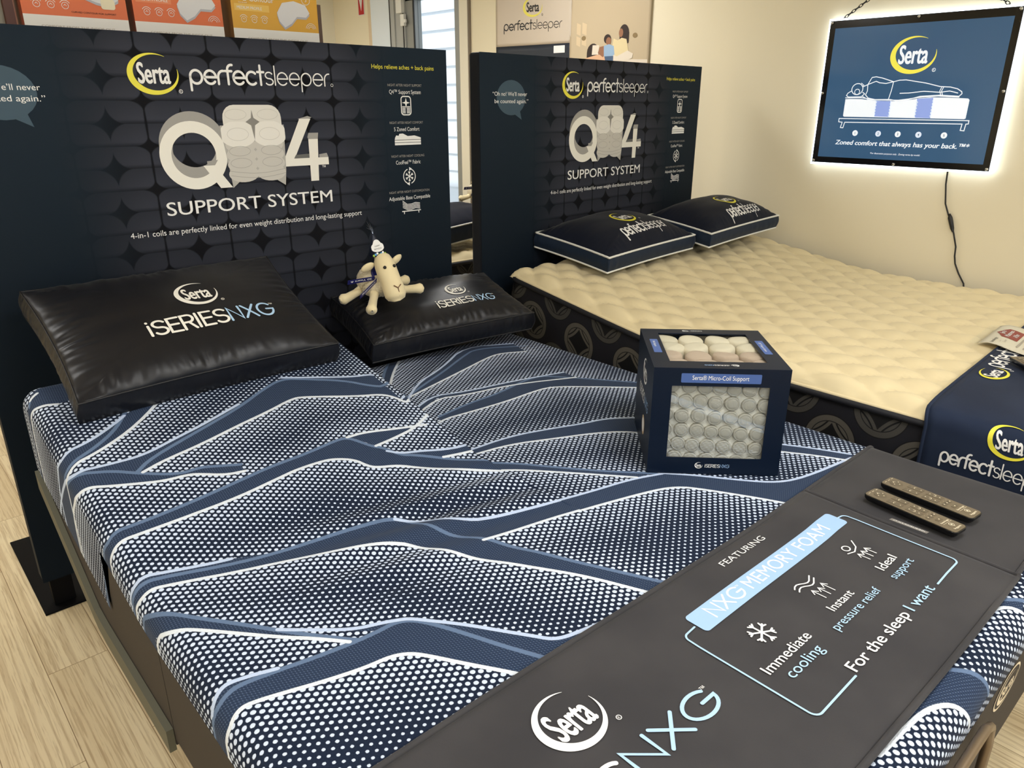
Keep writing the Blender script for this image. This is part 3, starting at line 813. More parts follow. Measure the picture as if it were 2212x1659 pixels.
# ------------------------------------------------------------------ printed foam headboard displays
def quilt_mat():
    m = mat('panel_quilt_print', (.012, .018, .028), .7, .12)
    g = NG(m); u, v = g.uv()
    U = g.M('DIVIDE', g.M('SUBTRACT', u, .604 - 4 * .238), .238); V = g.M('DIVIDE', g.M('SUBTRACT', v, 1.675 - 12 * .144 - .0), .144)
    a = g.M('SUBTRACT', g.M('FRACT', U), .5); b = g.M('SUBTRACT', g.M('FRACT', g.M('ADD', V, .5)), .5)
    aa = g.M('ABSOLUTE', a); ab = g.M('ABSOLUTE', b)
    star = g.M('ADD', g.M('POWER', g.M('MULTIPLY', aa, 3.0), .62), g.M('POWER', g.M('MULTIPLY', ab, 1.75), .62))
    gx = g.M('SUBTRACT', .5, aa); gy = g.M('SUBTRACT', .5, ab)
    corner = g.M('ADD', g.M('POWER', g.M('MULTIPLY', gx, 2.7), .6), g.M('POWER', g.M('MULTIPLY', gy, 2.1), .6))
    seam = g.M('ADD', gx, g.M('MULTIPLY', ab, .02))
    lobe = g.M('MULTIPLY', g.ramp(star, .72, .84), g.M('MULTIPLY', g.ramp(corner, .60, .74), g.ramp(seam, .006, .03)))
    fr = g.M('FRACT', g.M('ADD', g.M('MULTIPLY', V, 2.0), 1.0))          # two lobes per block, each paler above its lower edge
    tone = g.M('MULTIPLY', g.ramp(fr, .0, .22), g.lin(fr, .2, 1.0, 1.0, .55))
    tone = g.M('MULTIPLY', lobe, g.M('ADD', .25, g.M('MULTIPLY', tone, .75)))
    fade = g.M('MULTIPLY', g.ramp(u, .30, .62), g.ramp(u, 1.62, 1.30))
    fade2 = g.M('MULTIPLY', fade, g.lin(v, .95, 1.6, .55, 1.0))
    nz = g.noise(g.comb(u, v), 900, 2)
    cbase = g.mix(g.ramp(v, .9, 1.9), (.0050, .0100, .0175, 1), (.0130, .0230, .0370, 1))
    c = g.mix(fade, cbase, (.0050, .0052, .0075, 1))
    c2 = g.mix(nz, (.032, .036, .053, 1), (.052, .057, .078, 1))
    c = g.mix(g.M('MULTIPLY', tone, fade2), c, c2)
    g.color(c)
    g.bump(g.noise(g.comb(u, v), 6, 3), .12, .02)
    return m
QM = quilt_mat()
panel_side = mat('panel_navy_fabric', (.006, .009, .016), .75, .3)
PW_, PT_, PB_ = 1.886, 1.958, .12

def panel_art():
    OUT = []
    A = Art()
    A.disc(.203, 1.768, .097, TEALB, .078); A.poly([(.215, 1.70), (.274, 1.669), (.262, 1.71)], TEALB)
    A.L = 2
    A.text('“Oh no! We’ll never', .080, 1.776, WHITE, cap=.0175, w=.231); A.text('be counted again.”', .092, 1.744, WHITE, cap=.0175, w=.228)
    OUT.append(('speech_bubble_print', A)); A = Art(); A.L = 2
    A.serta(.652, 1.831, .0825, .065, YELLOW, WHITE)
    A.perfect(.773, 1.804, .043, .533, WHITE)
    A.stroke(arc(1.318, 1.807, .005, .005, 0, 345, 12), .0016, WHITE, closed=True)
    OUT.append(('logo_print', A)); A = Art(); A.L = 2
    A.text('Helps relieve aches + back pains', 1.504, 1.874, YELLOW, cap=.0165, w=.311)
    OUT.append(('slogan_print', A)); A = Art(); A.L = 2
    A.text('SUPPORT SYSTEM', .626, 1.366, WHITE, cap=.0455, w=.653, bold=.006)
    OUT.append(('title_lettering', A)); A = Art(); A.L = 2
    A.text('4-in-1 coils are perfectly linked for even weight distribution and long-lasting support', .493, 1.300, WHITE, cap=.019, w=.918)
    OUT.append(('tagline_lettering', A)); A = Art(); A.L = 2
    for y, s1, s2 in ((1.808, 'NIGHT AFTER NIGHT SUPPORT', 'Q4™ Support System'), (1.660, 'NIGHT AFTER NIGHT COMFORT', '5 Zoned Comfort'),
                      (1.524, 'NIGHT AFTER NIGHT COOLING', 'CoolFeel™ Fabric'), (1.374, 'NIGHT AFTER NIGHT CUSTOMIZATION', 'Adjustable Base Compatible')):
        A.text(s1, 1.662, y, GREYW, cap=.0095, w=.172 if len(s1) < 27 else .214, align='c')
        A.text(s2, 1.662, y - .029, WHITE, cap=.0155, w={'Q': .160, '5': .131, 'C': .129, 'A': .22}[s2[0]], align='c')
    # coil block icon
    A.stroke(arc(1.651, 1.757, .012, .012, 180, 90, 4) + arc(1.676, 1.757, .012, .012, 90, 0, 4) + arc(1.676, 1.708, .012, .012, 0, -90, 4) + arc(1.651, 1.708, .012, .012, 270, 180, 4), .0045, WHITE, closed=True)
    A.poly([(1.6635, 1.764), (1.668, 1.748), (1.684, 1.744), (1.668, 1.740), (1.6635, 1.722), (1.659, 1.740), (1.643, 1.744), (1.659, 1.748)], WHITE)
    for k in range(5):
        for x in (1.645, 1.668): A.stroke([(x, 1.704 + k * .006), (x + .014, 1.704 + k * .006)], .0036, WHITE)
    # sleeper on a mattress icon
    A.rect(1.597, 1.574, 1.733, 1.583, WHITE); A.rect(1.597, 1.585, 1.733, 1.594, WHITE)
    A.poly([(1.597, 1.596), (1.733, 1.596), (1.733, 1.603), (1.70, 1.612), (1.665, 1.610), (1.640, 1.621), (1.622, 1.620), (1.618, 1.612), (1.606, 1.614), (1.600, 1.606)], WHITE)
    # cooling icon: snowflake inside two turning arrows
    for k in range(6):
        a = math.radians(60 * k + 30); ca, sa = math.cos(a), math.sin(a)
        A.stroke([(1.664, 1.443), (1.664 + .020 * ca, 1.443 + .020 * sa)], .0035, WHITE)
        for q in (.5, -.5):
            A.stroke([(1.664 + .011 * ca, 1.443 + .011 * sa), (1.664 + .011 * ca + .009 * math.cos(a + q), 1.443 + .011 * sa + .009 * math.sin(a + q))], .003, WHITE)
    A.stroke(arc(1.664, 1.443, .031, .031, 80, -70, 16), .004, WHITE); A.stroke(arc(1.664, 1.443, .031, .031, 260, 110, 16), .004, WHITE)
    A.poly([(1.664, 1.482), (1.664, 1.466), (1.678, 1.475)], WHITE); A.poly([(1.664, 1.404), (1.664, 1.420), (1.650, 1.411)], WHITE)
    # adjustable base icon
    for k in range(5):
        y = 1.300 + k * .0058
        A.stroke([(1.622, y + .012 + k * .0012), (1.645, y + .001), (1.668, y + .001), (1.690, y + .006), (1.713, y + .002)], .0028, WHITE)
    A.stroke([(1.618, 1.295), (1.716, 1.295)], .004, WHITE)
    for x in (1.628, 1.706): A.stroke([(x, 1.293), (x, 1.285)], .004, WHITE)
    OUT.append(('feature_list_print', A)); A = Art()
    # Q with printed thickness
    def ring(cx, cy, rx, ry, ix, iy, m, L, dx=0, dy=0):
        n = 48; vs = []
        for i in range(n):
            a = 2 * PI * i / n
            vs += [(cx + dx + rx * math.cos(a), cy + dy + ry * math.sin(a)), (cx + dx + ix * math.cos(a), cy + dy + iy * math.sin(a))]
        A.add(vs, [(2 * i, 2 * ((i + 1) % n), 2 * ((i + 1) % n) + 1, 2 * i + 1) for i in range(n)], m, L)
    for k in range(6):
        ring(.752 + .001 * k, 1.578 + .004 * (6 - k), .118, .112, .080, .076, GREYW, 2 + k * .2)
    ring(.748, 1.566, .118, .116, .078, .077, CREAMW, 4)
    A.poly([(.775, 1.530), (.816, 1.530), (.873, 1.449), (.828, 1.449)], CREAMW, 4.4)
    A.poly([(.790, 1.545), (.790, 1.531), (.818, 1.531), (.830, 1.548)], GREYW, 4.2)
    # the 4
    A.poly([(1.160, 1.685), (1.200, 1.695), (1.218, 1.690), (1.1725, 1.672)], GREYW, 2.2)
    A.poly([(1.085, 1.535), (1.165, 1.685), (1.212, 1.685), (1.128, 1.535), (1.085, 1.512)], CREAMW, 3)
    A.poly([(1.085, 1.540), (1.085, 1.512), (1.276, 1.512), (1.276, 1.540)], CREAMW, 3.2)
    A.poly([(1.195, 1.61), (1.236, 1.61), (1.226, 1.452), (1.192, 1.452)], CREAMW, 3.4)
    A.poly([(1.192, 1.617), (1.198, 1.633), (1.240, 1.633), (1.236, 1.61), (1.195, 1.61)], GREYW, 3.5)
    A.poly([(1.236, 1.552), (1.270, 1.556), (1.276, 1.540), (1.236, 1.540)], GREYW, 3.1)
    A.poly([(1.128, 1.540), (1.195, 1.540), (1.195, 1.556), (1.136, 1.553)], GREYD, 2.9)
    A.text('™', 1.245, 1.495, WHITE, cap=.014)
    # the four-coil foam block
    b1, b2, b3 = mat('print_block_grey', (.46, .45, .42), .6), mat('print_mid_grey', (.60, .58, .54), .6), mat('print_pale_grey', (.76, .74, .69), .6)
    A.poly([(.852, 1.665), (.870, 1.50), (.874, 1.446), (.905, 1.470), (.975, 1.480), (1.045, 1.468), (1.082, 1.444), (1.090, 1.50), (1.098, 1.665)], b1, 5)
    for k in range(5):
        y = 1.478 + k * .034; w0 = .105 + .002 * k
        for cx in (.922, 1.030):
            A.poly([(cx + .058 * math.cos(math.radians(a)), y + .016 + .030 * math.sin(math.radians(a))) for a in range(0, 360, 15)], b2 if k < 4 else b3, 5.2 + .1 * k)
    A.rect(.866, 1.618, 1.090, 1.735, b3, .045, L=5.9)
    for cx in (.916, 1.038):
        A.poly([(cx + .062 * max(-1, min(1, 1.12 * math.cos(math.radians(a)))), 1.634 + .044 * max(-1, min(1, 1.05 * math.sin(math.radians(a))))) for a in range(0, 360, 10)], mat('print_block_light', (.84, .82, .77), .6), 6.1)
        A.stroke(arc(cx, 1.702, .040, .018, 0, 360, 26), .0016, b2, closed=True, L=6.2)
        A.stroke(arc(cx, 1.634, .040, .022, 0, 360, 26), .0014, b2, closed=True, L=6.2)
        for y in (1.575, 1.533): A.stroke(arc(cx, y, .040, .017, 0, 360, 26), .0014, GREYW, closed=True, L=6.2)
    A.poly([(.977, 1.718), (.982, 1.690), (1.004, 1.676), (.985, 1.664), (.978, 1.612), (.970, 1.664), (.950, 1.676), (.972, 1.690)], mat('print_star_shade', (.25, .24, .22), .6), 6.4)
    for y in (1.506, 1.490): A.stroke([(.872 + .215 * i / 12, y - .012 * math.sin(PI * i / 12)) for i in range(13)], .0016, GREYW, L=6.2)
    OUT.append(('product_name_print', A))
    return OUT

def headboard(loc, rz, label):
    t = empty('headboard_display', loc, (0, 0, rz), label, 'headboard display', 'printed headboard displays behind the beds')
    n = 40
    us = np.linspace(0, PW_, n); vs2 = np.linspace(PB_, PT_, n)
    def bow(u, v): return -.006 * math.sin(PI * u / PW_) * math.sin(PI * (v - PB_) / (PT_ - PB_))
    b = MB(); D = .075
    b.box((0, .004, PB_), (PW_, D, PT_))
    b.build('body', panel_side, t, bevel=.012)
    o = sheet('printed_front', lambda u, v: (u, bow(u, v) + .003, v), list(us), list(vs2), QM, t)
    me = o.data; uvl = me.uv_layers.new(name='UVMap')
    for lp in me.loops:
        co = me.vertices[lp.vertex_index].co
        uvl.data[lp.index].uv = (co.x, co.z)
    for nm, a in panel_art(): a.build(nm, t, lambda x, y, l: (x, bow(x, y) + .002 - l * .45, y), cell=.1)
    for x0 in (.02, PW_ - .14):
        f = MB(); f.box((x0, .015, .01), (x0 + .07, .055, PB_ + .02)); f.build('leg', blackmetal, t)
        f = MB(); f.box((x0 - .04, -.02, 0), (x0 + .11, .62, .008)); f.build('foot_plate', blackmetal, t, bevel=.002)
    return t
headboard((.266, 2.80, 0), 0, 'tall navy printed headboard display behind the navy dotted bed, left of the two')
headboard((2.323, 2.78, 0), math.radians(3.6), 'tall navy printed headboard display behind the cream mattress by the wall, right of the two')

# ------------------------------------------------------------------ cream quilted mattress by the wall
X2A, X2B, Y2F, Y2H = 2.43, 4.41, .20, 2.70
def z2(y):
    u = y - 1.74
    return .838 + .158 * (u + math.sqrt(u * u + .02)) / 2
def quilt_h(x, y):
    k = .10 * math.sin(x * 7 + y * 5); a = x / .160 + y / .206 + k; b = x / .160 - y / .206 + .07 * math.sin(y * 6)
    return .027 * (abs(math.sin(PI * a)) * abs(math.sin(PI * b))) ** .42
def top2(x, y, x0=X2A, x1=X2B, y0=Y2F, y1=Y2H, zf=z2):
    e = min(x - x0, x1 - x, y - y0, y1 - y)
    k = min(1, max(0, e / .07))
    k = math.sin(k * PI / 2) ** .7
    w = .003 * noise.noise(Vector((x * 22, y * 22, 0))) + .0035 * noise.noise(Vector((x * 9, y * 9, 3)))
    return zf(y) - .048 + k * (.034 + quilt_h(x, y) + w)

creamm = mat('cream_quilt_knit', srgb(228, 212, 172), .85, .25, sheen=.15, bump=700, bs=.18, bd=.001)
def ring_mat():
    m = mat('ring_pattern_border', (.01, .01, .012), .75, .3)
    g = NG(m); u, v = g.uv()
    PX, PY = .30, .30
    nz = g.noise(g.comb(u, g.M('MULTIPLY', v, 4)), 260, 2)
    k1, k2 = (.062, .056, .046, 1), (.110, .101, .084, 1)
    t1 = g.mix(nz, k1, k2); t2 = g.mix(nz, (.034, .032, .029, 1), (.070, .066, .058, 1))
    c = g.mix(nz, (.006, .006, .009, 1), (.011, .011, .017, 1)); ink = (.003, .003, .004, 1)
    def dist(off):
        a = g.M('MULTIPLY', g.M('SUBTRACT', g.M('FRACT', g.M('ADD', g.M('DIVIDE', u, PX), off + 20)), .5), PX)
        b = g.M('MULTIPLY', g.M('SUBTRACT', g.M('FRACT', g.M('ADD', g.M('DIVIDE', v, PY), off + 20)), .5), PY)
        return g.M('SQRT', g.M('ADD', g.M('MULTIPLY', a, a), g.M('MULTIPLY', b, b)))
    dA, dB = dist(0.0), dist(.5)
    for d1, d2, tone, rim in ((dB, dA, t2, t2), (dA, dB, t1, t1)):      # rings of two staggered lattices, four leaf shapes inside each
        c = g.mix(g.ramp(d1, .094, .091), c, ink)
        inr = g.ramp(d1, .068, .066)
        c = g.mix(g.M('MULTIPLY', inr, g.ramp(d2, .174, .172)), c, tone)
        c = g.mix(g.M('MULTIPLY', inr, g.ramp(g.M('ABSOLUTE', g.M('SUBTRACT', d2, .159)), .0032, .0022)), c, ink)
        c = g.mix(g.M('MULTIPLY', g.ramp(d1, .090, .088), g.ramp(d1, .069, .071)), c, rim)
    g.color(c); g.bump(nz, .2, .001)
    return m
RINGM = ring_mat()
pipingd = mat('dark_navy_piping', (.010, .011, .016), .6, .4)
pipew = mat('white_piping', (.80, .80, .77), .6, .4)

def quilted_mattress(name, label, x0, x1, y0, y1, zf, h, hx=.018, group=None):
    t = empty(name, ((x0 + x1) / 2, (y0 + y1) / 2, 0), (0, 0, 0), label, 'mattress', group)
    ox, oy = t.location.x, t.location.y
    L = lambda p: (p[0] - ox, p[1] - oy, p[2])
    nx, ny = int((x1 - x0) / hx), int((y1 - y0) / hx)
    edge = lambda n: np.unique(np.concatenate([np.linspace(0, 1, n), np.array([.004, .009, .014, .02, .028, .98, .986, .991, .996])]))
    us = edge(nx); vs = edge(ny)
    sheet('top_panel', lambda u, v: L((x0 + (x1 - x0) * u, y0 + (y1 - y0) * v, top2(x0 + (x1 - x0) * u, y0 + (y1 - y0) * v, x0, x1, y0, y1, zf))), list(us), list(vs), creamm, t)
    # border: four sides
    r = .06; per = []
    for cx, cy, a0 in ((x1 - r, y0 + r, -90), (x1 - r, y1 - r, 0), (x0 + r, y1 - r, 90), (x0 + r, y0 + r, 180)):
        per += [(cx + r * math.cos(math.radians(a0 + 90 * i / 6)), cy + r * math.sin(math.radians(a0 + 90 * i / 6))) for i in range(7)]
    P = []
    for i in range(len(per)):
        a = per[i]; b = per[(i + 1) % len(per)]
        n = max(1, int(math.dist(a, b) / .08))
        P += [(a[0] + (b[0] - a[0]) * k / n, a[1] + (b[1] - a[1]) * k / n) for k in range(n)]
    n = len(P); zs = [0, .03, .09, h * .5, h - .09, h - .03, h]
    V = []; UV = []; s = 0
    for i in range(n + 1):
        p = P[i % n]; q = P[(i + 1) % n]
        nxv = Vector((p[0] - (x0 + x1) / 2, p[1] - (y0 + y1) / 2, 0))
        for z in zs:
            bul = .016 * math.sin(PI * min(1, max(0, z / h)))
            dx = bul if p[0] > x1 - .03 else -bul if p[0] < x0 + .03 else 0
            dy = bul if p[1] > y1 - .03 else -bul if p[1] < y0 + .03 else 0
            V.append(L((p[0] + dx, p[1] + dy, zf(p[1]) - .05 - z))); UV.append((s, -z))
        s += math.dist(p, q)
    m_ = len(zs)
    F = [(i * m_ + j, i * m_ + j + 1, (i + 1) * m_ + j + 1, (i + 1) * m_ + j) for i in range(n) for j in range(m_ - 1)]
    o = mesh('border', V, F, RINGM, t, True)
    uvl = o.data.uv_layers.new(name='UVMap')
    for lp in o.data.loops: uvl.data[lp.index].uv = UV[lp.vertex_index]
    b = MB(); b.tube([L((p[0], p[1], zf(p[1]) - .052)) for p in P], .013, 8, closed=True); b.build('piping', pipingd, t, True)
    b = MB(); b.tube([L((p[0] + (.006 if p[0] < ox else -.006), p[1] + (.006 if p[1] < oy else -.006), zf(p[1]) - .040)) for p in P], .008, 8, closed=True); b.build('edge_welt', creamm, t, True)
    b = MB(); b.tube([L((p[0], p[1], zf(p[1]) - .05 - h)) for p in P], .013, 8, closed=True); b.build('piping', pipingd, t, True)
    return t
quilted_mattress('mattress', 'cream quilted mattress with a dark ring patterned border, by the right wall', X2A, X2B, Y2F, Y2H, z2, .34)
def foundation(label, x0, x1, y0, y1, zt):
    t = empty('bed_foundation', ((x0 + x1) / 2, (y0 + y1) / 2, 0), (0, 0, 0), label, 'bed base')
    a, c = (x1 - x0) / 2, (y1 - y0) / 2
    b = MB(); b.box((-a, -c, .12), (a, c, zt)); b.build('box_body', mat('charcoal_foundation_cloth', (.012, .012, .014), .8, bump=500), t, bevel=.02)
    for sx in (-1, 1):
        for sy in (-1, 1):
            b = MB(); b.box((sx * (a - .1) - .03, sy * (c - .1) - .03, 0), (sx * (a - .1) + .03, sy * (c - .1) + .03, .13)); b.build('leg', blackmetal, t)
    return t
foundation('charcoal bed foundation under the cream quilted mattress by the wall', X2A + .02, X2B - .02, Y2F + .02, Y2H - .02, .44)
# third bed seen through the gap between the two headboard displays
zf3 = lambda y: .80
quilted_mattress('mattress', 'cream topped mattress seen in the gap between the two headboard displays', 2.62, 4.14, 3.88, 5.9, zf3, .30, .03)
foundation('charcoal bed foundation seen in the gap between the two headboard displays', 2.64, 4.12, 3.90, 5.88, .45)


# ------------------------------------------------------------------ runners across the feet of the beds
def cloth_mat(name, c1, c2, rough=.75, sheen=.12):
    m = mat(name, c1, rough, .2, sheen=sheen)
    g = NG(m); x, y, z = g.objxyz()
    v = g.comb(x, y, z)
    n = g.noise(v, 5, 3); n2 = g.noise(v, 1100, 2)
    g.color(g.mix(g.ramp(n, .3, .7), c1, c2))
    g.bump(g.M('ADD', g.M('MULTIPLY', n2, .5), g.M('MULTIPLY', n, .8)), .25, .0016)
    return m
RUNM = cloth_mat('charcoal_runner_cloth', (.036, .035, .039, 1), (.050, .048, .051, 1))
RUNM2 = cloth_mat('navy_runner_cloth', (.011, .019, .044, 1), (.016, .026, .056, 1), .8, .04)

def surf1(s, t, up):
    """point on the navy mattress at arc coordinates (s, t), raised by up"""
    x, dx = wrap(s, S0, S1, R1); y, dy = wrap(t, T0, T1, R1)
    x = float(x); y = float(y)
    th = min(1.0, float(dx) / R1)
    nx = (1 if s > S1 else -1 if s < S0 else 0) * math.sqrt(max(0, 1 - (1 - th) ** 2)); nz = math.sqrt(max(0, 1 - nx * nx))
    wob = .0025 * noise.noise(Vector((s * 3, t * 4, 1)))
    return (x + nx * up, y, .75 - float(dx) + nz * up + wob)
RS0, RS1, RT0, RT1 = S0 - AQ - .17, S1 + AQ + .17, .285, .79
def edge_t(s, t): return t + .006 * math.sin(s * 3.1)
RA = empty('bed_runner', (1.0, .54, 0), (0, 0, 0), 'printed charcoal runner with a light blue bar across the foot of the navy bed', 'bed runner')
def LA(p): return (p[0] - 1.0, p[1] - .54, p[2])
def hem_lift(s): return .008 * math.exp(-((s - 1.765) / .03) ** 2)
us = [RS0 + (1.775 - RS0) * i / 90 for i in range(91)]; vs = [RT0 + (RT1 - RT0) * i / 24 for i in range(25)]
def upA(s): return .009 + .0045 * float(sm(1.58, 1.66, s))
def fA(s, t): return surf1(s + .03 * (t - .54) * (1 if s > 1.7 else 0), edge_t(s, t), upA(s))
sheet('cloth', lambda s, t: LA(fA(s, t)), us, vs, RUNM, RA, thick=.006)
for nm, tv in (('hem', RT0), ('hem', RT1)):
    b = MB(); b.tube([LA(surf1(s, edge_t(s, tv), .008)) for s in us], .0065, 8); b.build(nm, RUNM, RA, True)
b = MB(); b.tube([LA(fA(1.772, t)) for t in vs], .005, 8); b.build('hem', RUNM, RA, True)
A = Art()
A.serta(.731, .660, .067, .063, WHITE, WHITE)
PRN = [('logo_print', A)]; A = Art()
A.iseries(.365, .505, .052, .585, WHITE, PALEB, q=1.25)
PRN.append(('series_lettering', A)); A = Art()
A.text('FEATURING', 1.314, .735, WHITE, cap=.017, w=.178)
A.rect(1.097, .633, 1.705, .690, LTBLUE, .010)
A.L = 1
A.strokes('NXG', 1.150, .647, .034, .112, lambda i: (WHITE, 1.), .0046); A.text('™', 1.266, .671, WHITE, cap=.008)
A.text('MEMORY FOAM', 1.288, .647, WHITE, cap=.034, w=.352, bold=-.012)
PRN.append(('blue_bar_print', A)); A = Art(); A.L = 1
A.stroke([(1.090, .659)] + arc(1.063, .643, .014, .014, 90, 180, 6) + [(1.048, .62), (1.046, .41)] + arc(1.062, .396, .016, .016, 180, 270, 6) + [(1.192, .381)], .0042, PALEB)
PRN.append(('blue_bracket_print', A)); A = Art(); A.L = 1
A.stroke([(1.700, .660)] + arc(1.715, .644, .014, .014, 90, 0, 6) + [(1.730, .62), (1.724, .41)] + arc(1.708, .403, .016, .016, 0, -90, 6) + [(1.600, .387)], .0042, PALEB)
PRN.append(('blue_bracket_print', A)); A = Art(); A.L = 1
A.text('Immediate', 1.158, .487, WHITE, cap=.022, w=.158, align='c', bold=.008); A.text('cooling', 1.160, .453, PALEB, cap=.022, w=.116, align='c', bold=.004)
PRN.append(('cooling_lettering', A)); A = Art(); A.L = 1
A.text('Instant', 1.390, .494, WHITE, cap=.019, w=.093, align='c', bold=.008); A.text('pressure relief', 1.390, .460, PALEB, cap=.019, w=.198, align='c', bold=.004)
PRN.append(('relief_lettering', A)); A = Art(); A.L = 1
A.text('Ideal', 1.600, .487, WHITE, cap=.021, w=.070, align='c', bold=.008); A.text('support', 1.601, .455, PALEB, cap=.019, w=.096, align='c', bold=.004)
PRN.append(('support_lettering', A)); A = Art(); A.L = 1
A.text('For the sleep', 1.202, .384, WHITE, cap=.024, w=.247, bold=.012); A.text('I want', 1.466, .384, PALEB, cap=.024, w=.114, bold=.008)
PRN.append(('slogan_lettering', A)); A = Art(); A.L = 1
for k in range(6):
    a = math.radians(60 * k + 30); cx, cy = 1.174, .560; ca, sa = math.cos(a), math.sin(a)
    A.stroke([(cx, cy), (cx + .026 * ca, cy + .026 * sa)], .0045, WHITE)
    for q in (.75, -.75): A.stroke([(cx + .019 * ca, cy + .019 * sa), (cx + .019 * ca + .010 * math.cos(a + q), cy + .019 * sa + .010 * math.sin(a + q))], .004, WHITE)
def uparrow(x, y0, y1):
    A.stroke([(x, y0), (x, y1)], .0026, WHITE); A.stroke([(x - .008, y1 - .011), (x, y1), (x + .008, y1 - .011)], .0026, WHITE)
PRN.append(('snowflake_icon', A)); A = Art(); A.L = 1
for k in range(2): A.stroke([(1.352 + i * .009, .575 + k * .011 + .006 * math.sin(i * .9)) for i in range(9)], .0032, WHITE)
for k, x in enumerate((1.376, 1.396, 1.416)): uparrow(x, .528, .560 if k != 1 else .556)
PRN.append(('relief_icon', A)); A = Art(); A.L = 1
A.stroke(arc(1.590, .585, .010, .009, 0, 350, 16), .003, WHITE, closed=True)
A.stroke([(1.572, .572), (1.592, .565), (1.612, .572), (1.628, .590)], .003, WHITE)
for x in (1.588, 1.604, 1.620): uparrow(x, .528, .556)
PRN.append(('support_icon', A))
for nm, A in PRN: A.build(nm, RA, lambda x, y, l: LA(surf1(x, y, upA(x) + .0014 + l)), cell=.05)
# woven brand tab at the end hem
A = Art(); A.rect(0, 0, .088, .022, mat('grey_woven_tab', srgb(128, 124, 118), .6)); A.L = 1; A.text('iSERIESNXG', .044, .006, WHITE, cap=.010, w=.074, align='c')
A.build('fabric_tab', RA, lambda x, y, l: LA((1.778 + .9 * y, .478 + x, .772 - .2 * y + l)))
RB = empty('bed_runner', (1.95, .54, 0), (0, 0, 0), 'plain charcoal runner under the pair of remotes on the navy bed', 'bed runner')
def LB(p): return (p[0] - 1.95, p[1] - .54, p[2])
us2 = [1.66 + (RS1 - 1.66) * i / 50 for i in range(51)]
sheet('cloth', lambda s, t: LB(surf1(s, edge_t(s, t) + .004, .0045)), us2, vs, RUNM, RB, thick=.0035)
for tv in (RT0, RT1):
    b = MB(); b.tube([LB(surf1(s, edge_t(s, tv) + .004, .004)) for s in us2], .0055, 8); b.build('hem', RUNM, RB, True)

# runner on the cream mattress, falling over its near side
RC = empty('bed_runner', (2.9, .48, 0), (0, 0, 0), 'navy runner with a yellow logo falling over the side of the cream mattress', 'bed runner')
r3 = .035; E3 = X2A - .022
def surf2(s, t, up):
    """s = 0 at the top of the near edge, positive across the top, negative down the side"""
    if s >= r3:
        x = E3 + s; z = .838 + .012 - .010 * math.exp(-(s - r3) / .05); n = (0, 1)
    else:
        a = min((r3 - s) / r3, PI / 2); x = E3 + r3 - r3 * math.sin(a); z = .840 - r3 * (1 - math.cos(a)); n = (-math.sin(a), math.cos(a))
        if r3 - s > r3 * PI / 2: z -= (r3 - s) - r3 * PI / 2; x = E3 - .004 * math.sin(z * 9) * float(sm(.80, .70, z))
    yy = t + .054 * max(0, s) * float(sm(.40, .68, t)) - .012 * float(sm(.03, -.03, -(-s)) if s < .03 else 0)
    w = .0012 * noise.noise(Vector((s * 5, t * 5, 7)))
    return (x + n[0] * up - 2.9, yy - .48, z + n[1] * (up + w))
usC = [-.42 + .47 * i / 40 for i in range(41)] + [.05 + 1.85 * (i + 1) / 40 for i in range(40)]; vsC = [.215 + .51 * i / 20 for i in range(21)]
sheet('cloth', lambda s, t: surf2(s, t, .012), usC, vsC, RUNM2, RC, thick=.006)
for tv in (.215, .725):
    b = MB(); b.tube([surf2(s, tv, .010) for s in usC], .006, 8); b.build('hem', RUNM2, RC, True)
A = Art()      # on the side: u runs along -y (read from outside), v up
A.serta(.230, .002, .057, .046, YELLOW, WHITE); A.perfect(.060, -.108, .032, .288, WHITE)
A.build('printed_side_logo', RC, lambda x, y, l: surf2(-.018 + y, .725 - x, .0135 + l), cell=.05)
A = Art()
A.serta(.472, .655, .072, .043, YELLOW, WHITE); A.build('printed_top_logo', RC, lambda x, y, l: surf2(x, y, .0135 + l), cell=.05); A = Art(); A.perfect(.560, .650, .044, .45, WHITE); A.text('Perfect', .62, .56, WHITE, cap=.03)
A.build('printed_top_lettering', RC, lambda x, y, l: surf2(x, y, .0135 + l), cell=.05)


# ------------------------------------------------------------------ pillows
satin = mat('black_satin', (.0050, .0055, .0090), .38, .38, sheen=.06, bump=1400, bs=.12, bd=.0006)
navyp = mat('navy_pillow_cotton', (.0060, .0085, .0190), .7, .15, sheen=.08, bump=500, bs=.12, bd=.001)
navyg = mat('navy_pillow_gusset', (.0110, .0210, .0430), .65, .2, sheen=.08, bump=300, bs=.12, bd=.001)

